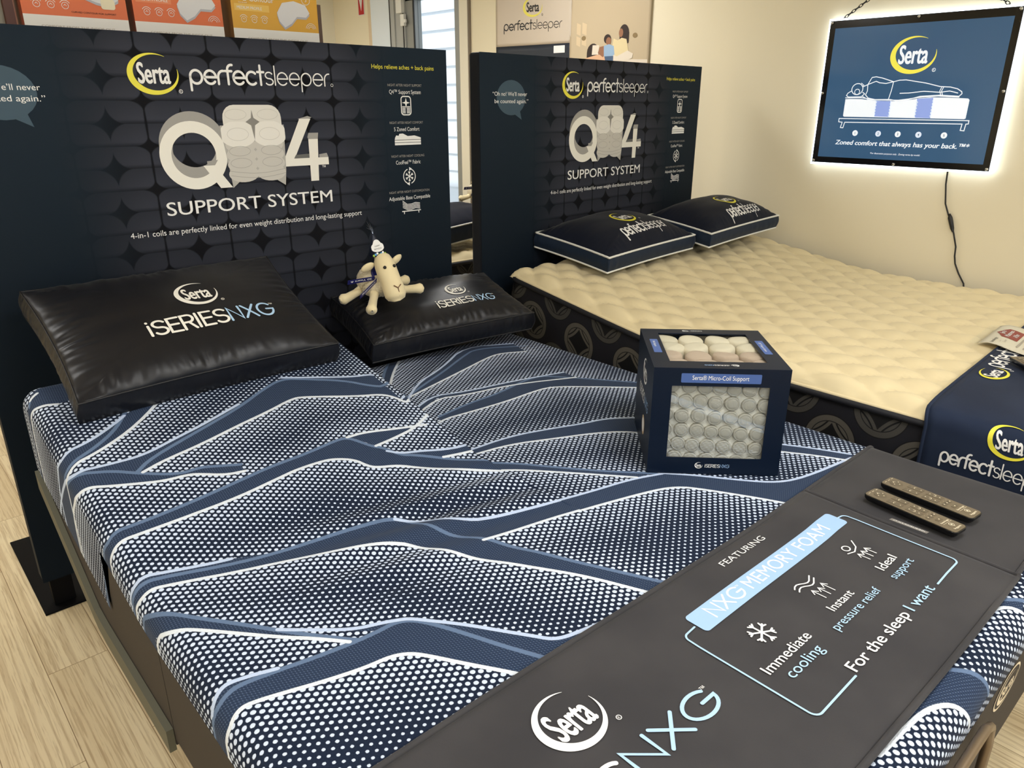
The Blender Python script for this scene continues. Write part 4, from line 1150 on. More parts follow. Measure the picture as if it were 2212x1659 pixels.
def pillow(label, w, d, g, bulge, cov, gus, pipe, M, group, art=None, seed=0, wr=1.0, pinch=.035):
    t = empty('pillow', M.to_translation(), M.to_euler(), label, 'pillow', group)
    sd = seed * 13.7
    def outline(u, v):
        return (u * w / 2 * (1 - pinch * (1 - v * v)), v * d / 2 * (1 - pinch * (1 - u * u)))
    def dome(u, v):
        a = max(0, 1 - abs(u) ** 3.2); b = max(0, 1 - abs(v) ** 3.2)
        e = min(1 - abs(u), 1 - abs(v))
        k = math.exp(-e / .22) * (1 - math.exp(-e / .05))
        s_ = u * w / .05 if (1 - abs(v)) < (1 - abs(u)) else v * d / .05
        wv = (noise.noise(Vector((s_ * .9 + sd, e * 2.0, sd))) * .6 + .5 * math.sin(s_ * 1.35 + 3 * noise.noise(Vector((s_ * .2, sd, 0)))))
        xs = u * w / 2 if (1 - abs(v)) < (1 - abs(u)) else v * d / 2
        k2 = math.exp(-((e - .13) / .10) ** 2) * max(0, .35 + 1.3 * noise.noise(Vector((xs * 5 + sd, 1.7, sd))))
        crease = math.sin(xs / .0052 + 4.0 * noise.noise(Vector((xs * 9, e * 3, sd)))) + .6 * noise.noise(Vector((xs * 60, e * 5, sd)))
        return g / 2 + bulge * (a * b) ** (.62 if wr > .9 else .74) + wr * (.007 * k * wv + .0042 * k2 * crease) + .005 * noise.noise(Vector((u * 2.2 + sd, v * 2.2, 5))) * min(1, e * 6)
    n = 130 if wr > .9 else 64
    q = [math.sin(PI / 2 * (-1 + 2 * i / n)) * .35 + (-1 + 2 * i / n) * .65 for i in range(n + 1)]
    V = []; F = []
    N = n + 1
    for u in q:
        for v in q:
            x, y = outline(u, v); V.append((x, y, dome(u, v)))
    for u in q:
        for v in q:
            x, y = outline(u, v); z = g / 2 + bulge * .25 * (max(0, 1 - abs(u) ** 3) * max(0, 1 - abs(v) ** 3)) ** .6
            V.append((x, y, -z))
    o_ = N * N
    for i in range(n):
        for j in range(n):
            F.append((i * N + j, (i + 1) * N + j, (i + 1) * N + j + 1, i * N + j + 1))
            F.append((o_ + i * N + j, o_ + i * N + j + 1, o_ + (i + 1) * N + j + 1, o_ + (i + 1) * N + j))
    mesh('cover', V, F, cov, t, True)
    per = [(i, 0) for i in range(n)] + [(n, j) for j in range(n)] + [(n - i, n) for i in range(n)] + [(0, n - j) for j in range(n)]
    top = [Vector(V[i * N + j]) for i, j in per]; bot = [Vector(V[o_ + i * N + j]) for i, j in per]
    K = 7; GV = []; GF = []
    for k, (a, b) in enumerate(zip(top, bot)):
        for s in range(K):
            f = s / (K - 1); p = a.lerp(b, f)
            out = Vector((p.x / (w / 2), p.y / (d / 2), 0)); out = Vector((out.x if abs(out.x) > .9 else 0, out.y if abs(out.y) > .9 else 0, 0))
            wv = noise.noise(Vector((k * .42 + sd, f * 1.2, 2))) * .8
            p = p + out.normalized() * (.010 * math.sin(PI * f) + wr * .006 * wv * math.sin(PI * f)) if out.length > 0 else p
            GV.append(p)
    m_ = len(per)
    for k in range(m_):
        for s in range(K - 1): GF.append((k * K + s, k * K + s + 1, ((k + 1) % m_) * K + s + 1, ((k + 1) % m_) * K + s))
    mesh('gusset', GV, GF, gus, t, True)
    for ring in (top, bot):
        b = MB(); b.tube(ring, .0052 if pipe is pipew else .0032, 6, closed=True); b.build('piping', pipe, t, True)
    if art:
        def fm(x, y, l):
            u = x / (w / 2); v = y / (d / 2)
            return (x, y, dome(max(-1, min(1, u / (1 - pinch * (1 - v * v)))), max(-1, min(1, v / (1 - pinch * (1 - u * u))))) + .0012 + l)
        art.build('printed_logo', t, fm, cell=.02)
    return t

def art_iseries(cx, cy, w):
    A = Art(); h = w * .155
    A.serta(cx + .0 * w, cy + .34 * w, .175 * w, .155 * w, CREAMW, CREAMW)
    A.iseries(cx - w / 2, cy - h / 2, h, w, CREAMW, PALEB, q=1.1)
    return A
def art_perfect(cx, cy, w):
    A = Art()
    A.serta(cx - .02 * w, cy + .33 * w, .19 * w, .20 * w, YELLOW, WHITE)
    A.perfect(cx - w / 2, cy - .12 * w, .135 * w, w, WHITE)
    return A
def PM(x, y, z, rx, ry, rz): return Matrix.Translation((x, y, z)) @ Euler((rx, ry, rz)).to_matrix().to_4x4()
pillow('black satin pillow with white lettering on the raised left half of the navy bed', .80, .54, .085, .060, satin, satin, mat('black_piping', (.006, .006, .008), .5), PM(.785, 2.450, 1.047, .43, -.01, 0.0), 'black satin pillows on the navy bed', art_iseries(.045, -.088, .385), 1)
pillow('black satin pillow carrying the small plush lamb on the navy bed', .76, .42, .080, .062, satin, satin, MATS['black_piping'], PM(1.845, 2.540, .890, .25, -.02, -.14), 'black satin pillows on the navy bed', art_iseries(.095, -.095, .27), 2)
pillow('navy pillow with white piping at the near head corner of the cream mattress', .76, .48, .075, .090, navyp, navyg, pipew, PM(3.085, 2.575, 1.060, .14, -.03, .06), 'navy pillows with white piping', art_perfect(.015, -.128, .36), 3, .55)
pillow('navy pillow with white piping at the wall side of the cream mattress', .78, .42, .075, .092, navyp, navyg, pipew, PM(3.89, 2.51, 1.090, .14, -.03, .06), 'navy pillows with white piping', art_perfect(.045, -.130, .34), 4, .55)
pillow('navy pillow with white piping seen in the gap between the two headboard displays', .76, .46, .11, .07, navyp, navyg, pipew, PM(3.15, 4.18, .955, .10, -.06, .10), 'navy pillows with white piping', None, 5, .8)

# ------------------------------------------------------------------ windowed coil display box standing on the navy bed
cartn = mat('navy_carton', (.0022, .0075, .022), .40, .22)
barb = mat('carton_blue_label', (.062, .125, .36), .45)
coilw = mat('white_coil_fabric', srgb(236, 230, 214), .85, .2, bump=260, bs=.4, bd=.002)
coilc = mat('cream_coil_fabric', srgb(226, 212, 182), .85, .2, bump=180, bs=.4, bd=.002)
coilt = mat('tan_coil_fabric', srgb(196, 172, 148), .85, .2, bump=180, bs=.4, bd=.002)
BX = empty('coil_display_box', (1.828, 1.152, .752), (0, 0, -.797), 'dark navy windowed display box of fabric coils standing on the navy bed', 'display box')
W_, D_, H_ = .368, .375, .318
b = MB(); hw, hd = W_ / 2, D_ / 2; t_ = .003
fx0, fx1, fz0, fz1 = -hw + .052, hw - .052, .050, .266
b.box((-hw, -hd, 0), (fx0, -hd + t_, H_)); b.box((fx1, -hd, 0), (hw, -hd + t_, H_)); b.box((fx0, -hd, 0), (fx1, -hd + t_, fz0)); b.box((fx0, -hd, fz1), (fx1, -hd + t_, H_))
b.box((-hw, -hd + t_, 0), (-hw + t_, hd, H_)); b.box((hw - t_, -hd + t_, 0), (hw, hd, H_)); b.box((-hw + t_, hd - t_, 0), (hw - t_, hd, H_)); b.box((-hw + t_, -hd + t_, 0), (hw - t_, hd - t_, t_))
tx0, tx1, ty0, ty1 = -hw + .050, hw - .050, -hd + .058, hd - .045
b.box((-hw + t_, -hd + t_, H_ - t_), (tx0, hd - t_, H_)); b.box((tx1, -hd + t_, H_ - t_), (hw - t_, hd - t_, H_)); b.box((tx0, -hd + t_, H_ - t_), (tx1, ty0, H_)); b.box((tx0, ty1, H_ - t_), (tx1, hd - t_, H_))
b.build('carton', cartn, BX)
struct('pane', [((fx0, -hd + .0035, fz0), (fx1, -hd + .0042, fz1))], GLASS, BX)
struct('pane', [((tx0, ty0, H_ - .0045), (tx1, ty1, H_ - .0038))], GLASS, BX)
n = 40
sheet('coil_backing', lambda u, v: (-hw + .01 + u * (W_ - .02), -hd + .020 + .005 * noise.noise(Vector((u * 26, v * 22, 1))) + .003 * noise.noise(Vector((u * 70, v * 60, 4))), .01 + v * (H_ - .03)), [i / n for i in range(n + 1)], [i / n for i in range(n + 1)], coilw, BX)
cb_ = MB(); cb_.lathe([(.0215, 0), (.0205, .008), (.0185, .0105), (.0168, .0112), (.0160, .0100), (.0150, .0108), (.008, .0115), (.0005, .0115)], 22)
coil0 = cb_.build('coil', [mat('grey_white_coil_cap', srgb(184, 178, 162), .85, .2, bump=200, bs=.3, bd=.002)], BX, True)
first = True
for r in range(6):
    for c in range(7):
        o = coil0 if first else coil0.copy()
        if not first: COL.objects.link(o); o.parent = BX
        first = False
        o.location = (-.128 + c * .0428 + .0035 * math.sin(r * 2.1 + c) - .004 * r, -hd + .022, .262 - r * .0436 - .0022 * c + .002 * math.sin(c * 3 + r))
        o.rotation_euler = (PI / 2, 0, 0)
def fat(m):
    q = MB(); q.lathe([(.038, 0), (.0388, .064), (.0375, .071), (.033, .0755), (.020, .077), (.0005, .0765)], 24)
    return q.build('coil', m, BX, True)
fc, ft = fat(coilc), fat(coilt)
k = 0
for r in range(4):
    for c in range(4):
        src = fc if r < 2 else ft
        o = src if (r, c) in ((0, 0), (2, 0)) else src.copy()
        if o is not src: COL.objects.link(o); o.parent = BX
        o.location = (-.118 + c * .0785 + (.012 if r % 2 else 0), .118 - r * .0745, .231 + (.003 if r < 2 else 0))
        o.rotation_euler = (.10 * math.sin(r * 3 + c), .10 * math.cos(c * 2 + r), c)
A = Art(); fr_ = (lambda x, y, l: (x, -hd - .0003 - l, y))
A.rect(-hw + .075, .276, hw - .078, .303, barb, .003); A.L = 1
A.text('Serta® Micro-Coil Support', -.003, .2845, WHITE, cap=.0125, w=.152, align='c')
A.build('front_label', BX, fr_, eps=.0002)
A = Art(); A.L = 1
A.serta(-.040, .027, .011, .0095, WHITE, WHITE, False); A.iseries(-.022, .0215, .0095, .066, WHITE, LTBLUE)
A.build('front_logo_print', BX, fr_, eps=.0002)
A = Art(); A.L = 1
A.serta(.038, -hd + .026, -.011, -.0085, WHITE, WHITE, False)
A.text('iSERIES', .022, -hd + .030, WHITE, cap=-.0085, w=-.040); A.text('NXG', -.020, -hd + .030, LTBLUE, cap=-.0085, w=-.024)
A.build('top_logo_print', BX, lambda x, y, l: (x, y, H_ + .0002 + l), eps=.0002)
A = Art(); A.L = 1
A.serta(-.045, hd - .020, .011, .0075, WHITE, WHITE, False); A.text('iSERIES', -.030, hd - .024, WHITE, cap=.008, w=.036)
A.build('top_logo_print', BX, lambda x, y, l: (x, y, H_ + .0002 + l), eps=.0002)
for sx, s in ((-1, 'Ideal Support'), (1, 'Q4™ Support System')):
    A = Art()
    x0 = sx * (hw - .0275)
    A.L = 0; A.rect(x0 - .0115, -.055, x0 + .0115, .075, barb, .003); A.L = 1
    vs3, fs3, tw = text_polys(s, 0); kk = (.085 if sx > 0 else .055) / tw
    A.add([(x0 - .004 + v[1] * kk, .055 - v[0] * kk) for v in vs3], fs3, WHITE)
    A.build('top_label', BX, lambda x, y, l: (x, y, H_ + .0002 + l), eps=.0002)
A = Art()
A.serta(.015, .245, .048, .038, WHITE, WHITE, False)
vs3, fs3, tw = text_polys('iSERIES', 0.0)
A.iseries(-.095, .150, .030, .21, WHITE, LTBLUE)
A.build('side_logo_print', BX, lambda x, y, l: (-hw - .0003 - l, -x, y), eps=.0002)
A = Art()
A.disc(.04, .085, .030, mat('badge_gold', srgb(206, 180, 140), .5)); A.L = 1; A.disc(.04, .085, .022, WHITE)
A.build('round_sticker', BX, lambda x, y, l: (-hw - .0003 - l, -x, y), eps=.0002)


# ------------------------------------------------------------------ remotes
def remote(loc, rz, label):
    t = empty('remote_control', loc, (0, 0, rz), label, 'remote control', 'bronze faced bed remotes')
    w, h = .058, .238
    def outl(r, z, s):   # rounded rectangle ring
        P = []
        a, c = w / 2 * s, h / 2 - (1 - s) * w / 2
        for cx, cy, a0 in ((a - r, c - r, 0), (-a + r, c - r, 90), (-a + r, -c + r, 180), (a - r, -c + r, 270)):
            P += [(cx + r * math.cos(math.radians(a0 + 90 * i / 6)), cy + r * math.sin(math.radians(a0 + 90 * i / 6)), z) for i in range(7)]
        return P
    rings = [outl(.006, 0.0, .70), outl(.008, .002, .80), outl(.010, .009, .97), outl(.011, .014, 1.0), outl(.011, .0175, 1.0), outl(.010, .0185, .975)]
    V = [p for R in rings for p in R]; n = len(rings[0])
    F = [(i * n + k, i * n + (k + 1) % n, (i + 1) * n + (k + 1) % n, (i + 1) * n + k) for i in range(len(rings) - 1) for k in range(n)]
    F += [tuple(reversed(range(n))), tuple((len(rings) - 1) * n + k for k in range(n))]
    mesh('body', V, F, mat('black_glossy_plastic', (.006, .006, .007), .22, .5), t, False)
    bz = mat('bronze_face_plate', srgb(122, 110, 90), .42, .5, metal=.25, bump=900, bs=.05, bd=.0005)
    R0 = outl(.009, .0187, .93); R1_ = outl(.009, .0197, .92)
    V = R0 + R1_; F = [(k, (k + 1) % n, n + (k + 1) % n, n + k) for k in range(n)] + [tuple(n + k for k in range(n))]
    mesh('face_plate', V, F, bz, t)
    keym = mat('bronze_key', srgb(108, 97, 79), .45, .5, metal=.2)
    def key(x0, y0, x1, y1):
        q = MB(); q.box((x0, y0, .0193), (x1, y1, .0209)); q.build('key', keym, t, bevel=.0008)
    q = MB(); q.lathe([(.0165, .0193), (.0165, .0203), (.0155, .0207), (.0005, .0207)], 24, Matrix.Translation((0, .088, 0))); q.build('key', keym, t, True)
    for y0, y1 in ((.022, .062), (-.028, .012)):
        for x in (-.012, .012): key(x - .0085, y0, x + .0085, y1)
    for x in (-.014, 0, .014):
        q = MB(); q.lathe([(.006, .0193), (.006, .0206), (.005, .0210), (.0005, .0210)], 16, Matrix.Translation((x, -.044, 0))); q.build('key', keym, t, True)
    key(-.010, -.068, .010, -.058)
    A = Art(); A.L = 0
    iv = mat('legend_ivory', srgb(236, 224, 196), .5)
    for x in (-.016, 0, .016): A.rect(x - .004, .108, x + .004, .1095, iv)
    for x, y in ((0, .097), (0, .079), (-.010, .088), (.010, .088)): A.disc(x, y, .0017, iv, n=10)
    A.stroke([(-.004, .093), (0, .098), (.004, .093)], .0014, iv)
    for x in (-.012, .012):
        A.text('−', x, .050, iv, cap=.004, align='c', bold=.02); A.disc(x, .028, .0016, iv, n=10); A.stroke(arc(x, .042, .004, .004, 20, 160, 6), .0015, iv)
        A.stroke(arc(x, -.006, .005, .004, 200, 400, 8), .0015, iv); A.disc(x, .005, .0018, iv, n=10); A.disc(x, -.02, .0018, iv, n=10)
    for x in (-.014, 0, .014): A.disc(x, -.044, .0018, iv, n=10); A.disc(x, -.0345, .0008, iv, n=8)
    A.disc(0, -.063, .002, iv, n=10)
    A.text('baselogic', 0, -.079, iv, cap=.0048, w=.036, align='c', bold=.02); A.rect(-.019, -.0835, .019, -.0828, iv)
    A.stroke(arc(0, -.093, .0062, .0062, 0, 350, 20), .0013, iv, closed=True); A.disc(0, -.093, .0028, iv, n=14)
    A.disc(0, -.1015, .001, iv, n=8); A.text('leggett', 0, -.110, iv, cap=.005, w=.030, align='c', bold=.02)
    A.build('key_legends', t, lambda x, y, l: (x, y, .0211 + l), eps=.0001)
    return t
remote((1.862, .541, .7605), -.13, 'bronze faced remote nearer the light blue bar, first of the pair on the runner')
remote((1.960, .539, .7605), -.10, 'bronze faced remote farther from the light blue bar, second of the pair')
remote((2.975, .578, .8705), -.75, 'bronze faced remote on the navy runner of the cream bed')

# price leaflet in a clear sleeve
paper = mat('leaflet_paper', srgb(232, 222, 198), .55, bump=40, bs=.03)
LF = empty('price_leaflet', (3.25, .845, .871), (0, 0, .06), 'cream price leaflet with a red house logo in a clear sleeve on the navy runner', 'leaflet')
def lf(x, y, l=0): return (x - .55 * max(0, -y), y, .0 + .005 * math.exp(-((y + .07) / .04) ** 2) - .017 * float(sm(-.040, .020, y)) + l)
sheet('sheet', lambda u, v: lf(u, v), [.34 * i / 12 for i in range(13)], [-.21 + .21 * i / 12 for i in range(13)], paper, LF, thick=.0012)
sheet('clear_sleeve', lambda u, v: lf(u, v, .0016), [-.006 + .352 * i / 12 for i in range(13)], [-.215 + .25 * i / 12 for i in range(13)], GLASS, LF)
A = Art(); redm = mat('house_red', srgb(150, 52, 46), .6); greym = mat('leaflet_grey_print', srgb(176, 166, 150), .6)
A.poly([(.13, -.115), (.27, -.115), (.27, -.055), (.20, -.02), (.13, -.055)], redm); A.L = 1
for s, y in (("Jim's", -.052), ('Mattress', -.078), ('& More', -.104)): A.text(s, .20, y, WHITE, cap=.017, align='c', bold=.02, w=.05 if s[0] != 'M' else .10)
A.text('baselogic', .015, -.050, BLACKP, cap=.013, w=.085); A.text('Queen', .06, -.085, greym, cap=.010); A.text('from', .05, -.070, greym, cap=.007)
for k in range(3): A.rect(.06, -.135 - k * .025, .27, -.127 - k * .025, greym)
A.build('printed_text', LF, lambda x, y, l: lf(x, y, .0004 + l), cell=.04)


# ------------------------------------------------------------------ edge lit sign on the right wall
acry = mat('lit_acrylic_edge', (.9, .95, 1), .3, emit=(.80, .90, 1.0), es=4.0)
SG = empty('lit_wall_sign', (XW - .035, 2.245, 1.413), (0, 0, -PI / 2), 'edge lit blue framed sign hanging by chains on the right wall', 'lit sign')
b = MB(); b.box((-.004, -.004, -.004), (.969, .010, .779)); b.build('lit_edge', acry, SG)
b = MB(); b.box((.02, .010, .02), (.945, .024, .755)); b.build('back_box', mat('sign_back_grey', srgb(120, 120, 120), .5), SG)
b = MB(); b.box((0.007, -.010, 0.007), (.958, -.003, .768)); b.build('frame', mat('black_gloss_frame', (.006, .006, .007), .12, .5), SG)
scr = mat('sign_blue_face', (.050, .120, .24), .12, .5, emit=(.045, .125, .27), es=.26)
b = MB(); b.box((.040, -.0115, .040), (.926, -.0095, .728)); b.build('blue_face', scr, SG)
A = Art()
sw = mat('sign_lit_white', (.8, .85, .9), .3, emit=(.8, .88, 1), es=.55); sy = mat('sign_lit_yellow', (.85, .8, .1), .3, emit=(.9, .82, .08), es=.45)
sl = mat('sign_lit_lilac', (.30, .40, .80), .3, emit=(.25, .36, .85), es=.45); sp = mat('sign_lit_pale', (.72, .80, .95), .3, emit=(.65, .78, 1), es=.5)
dkb = mat('sign_dark_blue', (.02, .05, .12), .3)
A.serta(.486, .573, .117, .092, sy, sw)
P = [(.157, .357), (.185, .358), (.25, .357), (.30, .350), (.36, .347), (.405, .346), (.45, .345), (.50, .350), (.56, .360), (.61, .364), (.70, .362), (.795, .357), (.802, .350), (.801, .262), (.795, .258), (.163, .263), (.157, .268)]
A.poly(P, sw)
A.L = 1
A.poly([(.331, .347), (.410, .345), (.416, .264), (.335, .266)], sl); A.poly([(.546, .357), (.627, .362), (.630, .260), (.550, .262)], sl)
for xs in (.333, .413, .549, .629): A.stroke([(xs + .003 * (-1) ** i, .264 + .0075 * i) for i in range(12)], .0035, sp)
def ln(p, w=.0042): A.stroke(p, w, sw, L=2)
ln([(.157, .364), (.25, .364), (.32, .353), (.40, .351), (.45, .350), (.50, .356), (.57, .366), (.65, .370), (.75, .364)])
A.stroke(arc(.217, .409, .031, .029, 0, 360, 26), .0042, sw, closed=True, L=2); A.stroke(arc(.218, .395, .014, .014, 0, 360, 18), .0036, sw, closed=True, L=2)
ln([(.186, .400), (.166, .388), (.160, .376), (.172, .368), (.245, .369), (.262, .384), (.250, .392)])
ln([(.246, .420), (.272, .432), (.283, .455), (.290, .468), (.312, .471), (.346, .464), (.409, .444), (.440, .451), (.473, .452), (.578, .434), (.650, .416), (.70, .413), (.736, .404), (.758, .390), (.761, .380), (.749, .368), (.657, .374), (.559, .369), (.498, .352), (.440, .347), (.405, .354), (.324, .354), (.285, .362), (.268, .378), (.275, .400), (.272, .432)])
ln([(.272, .432), (.315, .448), (.335, .440), (.370, .436), (.409, .444)]); ln([(.409, .444), (.405, .40), (.397, .356)]); ln([(.453, .385), (.498, .386), (.573, .394), (.655, .388), (.70, .394), (.740, .384)])
ln([(.659, .414), (.652, .395), (.660, .374)], .0036); ln([(.668, .414), (.661, .395), (.669, .374)], .0036); ln([(.235, .440), (.252, .428), (.240, .425)], .0034); ln([(.250, .372), (.290, .352), (.33, .352)], .0036)
ln([(.137, .251), (.137, .235), (.158, .233), (.152, .204), (.167, .203), (.173, .233), (.790, .234), (.787, .203), (.805, .201), (.808, .234), (.819, .235), (.819, .251), (.137, .253)])
for k, x in enumerate((.242, .372, .478, .586, .714)):
    A.disc(x, .176, .0155, sw if k % 2 == 0 else sp, L=2); A.text(str(k + 1), x, .170, dkb, cap=.012, align='c', bold=.02, L=3)
A.text('Zoned comfort that always has your back.™*', .135, .112, sw, cap=.024, w=.708, bold=.022, shear=.2, L=2)
A.text('*For illustration purposes only.  Zoning varies by model.', .343, .067, sw, cap=.0085, w=.27, bold=.006, shear=.2, L=2)
A.build('sign_artwork', SG, lambda x, y, l: (x, -.0117 - l, y), eps=.0002)
chrome = mat('brushed_steel', srgb(190, 188, 182), .25, .5, metal=1.0)
for x, z in ((.018, .757), (.483, .757), (.947, .757), (.018, .39), (.947, .39), (.018, .018), (.483, .018), (.947, .018)):
    q = MB(); q.lathe([(.008, 0), (.008, .006), (.006, .009), (.0005, .009)], 14, Matrix.Translation((x, -.010, z)) @ Euler((PI / 2, 0, 0)).to_matrix().to_4x4()); q.build('standoff_screw', chrome, SG, True)
def chain(p0, p1, name='chain'):
    p0 = Vector(p0); p1 = Vector(p1); d = p1 - p0; n = int(d.length / .021); u = d.normalized()
    q = MB(); s1 = u.cross(Vector((0, 1, 0))).normalized(); s2 = u.cross(s1).normalized()
    for i in range(n):
        c = p0 + u * (.021 * i + .012); s = s1 if i % 2 else s2
        q.tube([c + u * (.014 * math.cos(a) ) + s * (.0065 * math.sin(a)) for a in [2 * PI * k / 12 for k in range(12)]], .0022, 5, closed=True)
    q.build(name, mat('black_chain', (.012, .012, .012), .4, .5, metal=.5), SG, True)
chain((.060, .004, .770), (.482, .02, 1.06)); chain((.905, .004, .770), (.482, .02, 1.06))
q = MB(); q.lathe([(.018, 0), (.018, .01), (.004, .012), (.004, .03), (.0005, .03)], 14, Matrix.Translation((.482, .034, 1.06)) @ Euler((PI / 2, 0, 0)).to_matrix().to_4x4()); q.build('wall_hook', chrome, SG, True)
# its cord, running down the wall behind the cream mattress
CR = empty('power_cord', (XW - .01, 1.49, .70), (0, 0, 0), 'thin black cord hanging from the lit sign down the wall behind the cream bed', 'cord')
wc = [(1.492, 1.42), (1.487, 1.34), (1.470, 1.24), (1.445, 1.185), (1.424, 1.15), (1.400, 1.09), (1.376, 1.02), (1.372, .97), (1.362, .93), (1.335, .88), (1.30, .83), (1.28, .74), (1.28, .62)]
q = MB(); q.tube([(-.0, y - 1.49, z - .70) for y, z in wc], .0042, 6); q.build('wire', mat('black_cord', (.01, .01, .01), .5), CR, True)
q = MB(); q.tube([(-.001, y - 1.49, z - .70) for y, z in ((1.440, 1.190), (1.433, 1.17), (1.425, 1.15), (1.412, 1.115), (1.404, 1.095))], [.005, .012, .012, .010, .005], 8); q.build('connector', MATS['black_cord'], CR, True)

# ------------------------------------------------------------------ banners on the right wall
vinyl = mat('grey_beige_vinyl', srgb(206, 192, 174), .45, .4)
BN = empty('wall_banner', (XW - .012, 5.15, 2.02), (0, 0, -PI / 2), 'hanging vinyl banner with a yellow crescent logo and thin lettering, left of the photo poster', 'banner')
def wv(x, z): return .006 * math.sin(x * 9 + z * 5) * max(0, z) + .004 * math.sin(x * 23) * max(0, z - .1)
def bz_(x, z): return (x, -wv(x, z) - .003, z)
def skew(x, z): return z * 1.0 - x * .045 * z / .58
sheet('vinyl_sheet', lambda u, v: bz_(u, skew(u, v)), [.86 * i / 30 for i in range(31)], [.17 + .415 * i / 16 for i in range(17)], vinyl, BN, thick=.002)
sheet('dark_lower_part', lambda u, v: bz_(u, skew(u, v)), [.86 * i / 30 for i in range(31)], [-.5 + .67 * i / 16 for i in range(17)], mat('banner_navy', (.012, .018, .03), .5), BN, thick=.002)
A = Art()
A.serta(.437, .450, .112, .071, mat('banner_yellow', srgb(232, 220, 90), .5), BLACKP); A.perfect(.103, .290, .046, .66, BLACKP); A.rect(.68, .10, .80, .155, WHITE)
A.build('printed_logo', BN, lambda x, y, l: (x, -wv(x, skew(x, y)) - .0035 - l, skew(x, y)), cell=.05)
for x in (.02, .84):
    q = MB(); q.box((x - .025, -.012, .53 - x * .04), (x + .025, -.004, .585 - x * .04)); q.build('clear_clip', mat('pale_clip', srgb(200, 190, 176), .4), BN)
    q = MB(); q.tube([(x - .01, -.013, .560 - x * .04), (x + .008, -.02, .558 - x * .04)], .005, 8); q.build('pin', blackmetal, BN, True)
PS = empty('wall_poster', (XW - .012, 4.30, 1.92), (0, 0, -PI / 2), 'photo poster of a person and a child sitting on a bed, on the right wall', 'poster')
beige1 = mat('poster_beige', srgb(196, 178, 148), .5, .4)
def pv(x, z): return .007 * math.sin(x * 7 + z * 6 + .6) * max(0, z - .05)
sheet('poster_sheet', lambda u, v: (u, -pv(u, v) - .003, v), [.76 * i / 30 for i in range(31)], [-.35 + 1.0 * i / 30 for i in range(31)], beige1, PS, thick=.002)
A = Art(); X0 = -.86; Z0 = -.02
def pp(pts, m, L): A.poly([(x + X0, z + Z0) for x, z in pts], m, L)
skin = mat('poster_skin_tone', srgb(150, 104, 76), .5); hair = mat('poster_dark_hair', srgb(44, 30, 26), .5); shirt = mat('poster_cream_shirt', srgb(224, 206, 160), .5)
blu = mat('poster_light_blue', srgb(150, 178, 206), .5); ivory = mat('poster_ivory', srgb(226, 214, 196), .5); lighter = mat('poster_window_light', srgb(216, 194, 158), .5); peach = mat('poster_peach', srgb(222, 176, 140), .5)
for a, c in ((.93, .97), (.985, 1.03)):
    for z0, z1 in ((.335, .41), (.26, .32)): pp([(a, z0), (c, z0 - .015), (c, z1 - .015), (a, z1)], lighter, 0)
pp([(.88, -.3), (1.61, -.3), (1.61, .135), (1.30, .150), (.88, .165)], ivory, .5)
pp([(1.04, .16)] + [(1.10 + .06 * math.cos(math.radians(a)), .20 + .062 * math.sin(math.radians(a))) for a in range(180, -1, -20)] + [(1.16, .15)], hair, 1)
pp([(1.095, .250), (1.158, .248), (1.155, .185), (1.09, .185)], ivory, 1.5); pp([(1.03, .165), (1.15, .185), (1.24, .175), (1.24, .14), (1.03, .145)], peach, 1.6)
pp(arc(1.390, .315, .045, .056, 0, 350, 22), hair, 3); pp([(1.352, .30), (1.345, .25), (1.39, .23), (1.435, .25), (1.437, .32)], hair, 3)
pp(arc(1.362, .318, .020, .028, 0, 345, 18), skin, 3.2)
pp([(1.295, .285), (1.335, .270), (1.37, .285), (1.415, .275), (1.437, .20), (1.42, .155), (1.32, .150), (1.30, .19), (1.285, .235)], shirt, 3.4)
pp([(1.286, .185), (1.33, .165), (1.43, .20), (1.480, .178), (1.475, .150), (1.40, .130), (1.30, .138)], ivory, 3.6)
pp(arc(1.237, .285, .034, .031, 0, 345, 20), hair, 4); pp(arc(1.248, .270, .024, .026, 0, 345, 18), skin, 4.2)
pp([(1.205, .240), (1.255, .250), (1.300, .235), (1.310, .180), (1.285, .165), (1.21, .170)], blu, 4.4); pp([(1.205, .240), (1.165, .235), (1.150, .195), (1.20, .165), (1.225, .185)], skin, 4.3)
pp([(1.215, .170), (1.30, .170), (1.30, .135), (1.225, .135)], mat('poster_denim', srgb(70, 92, 122), .5), 4.5)
for x, z in ((1.004, .302), (1.491, .295)): pp(arc(x, z, .022, .016, 0, 345, 18), mat('poster_bronze', srgb(140, 118, 80), .5), 2)
A.build('printed_photo', PS, lambda x, y, l: (x, -pv(x, y) - .0034 - l, y), cell=.05)

# ------------------------------------------------------------------ pillow cartons on the rack behind the left headboard display
RK = empty('display_rack', (1.15, 3.12, 0), (0, 0, 0), 'plain rack carrying the orange and yellow pillow boxes behind the left headboard display', 'rack')
rackm = mat('rack_dark_brown', srgb(74, 54, 42), .55)
q = MB(); q.box((-.54, -.10, 1.915), (.536, .13, 1.945)); q.build('shelf', rackm, RK)
for x in (-.52, .49):
    for y in (-.08, .10):
        q = MB(); q.box((x, y - .015, 0), (x + .03, y + .015, 1.915)); q.build('upright', rackm, RK)
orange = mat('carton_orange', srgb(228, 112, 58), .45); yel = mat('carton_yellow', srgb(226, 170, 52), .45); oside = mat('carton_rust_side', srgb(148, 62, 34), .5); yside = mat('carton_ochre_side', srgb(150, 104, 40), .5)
opale = mat('carton_pale_orange', srgb(236, 140, 92), .45); ypale = mat('carton_pale_yellow', srgb(238, 196, 96), .45); whitec = mat('carton_white', srgb(240, 238, 234), .5)
picw = mat('pictured_pillow_white', srgb(226, 226, 230), .5); picg = mat('pictured_pillow_grey', srgb(186, 186, 194), .5)
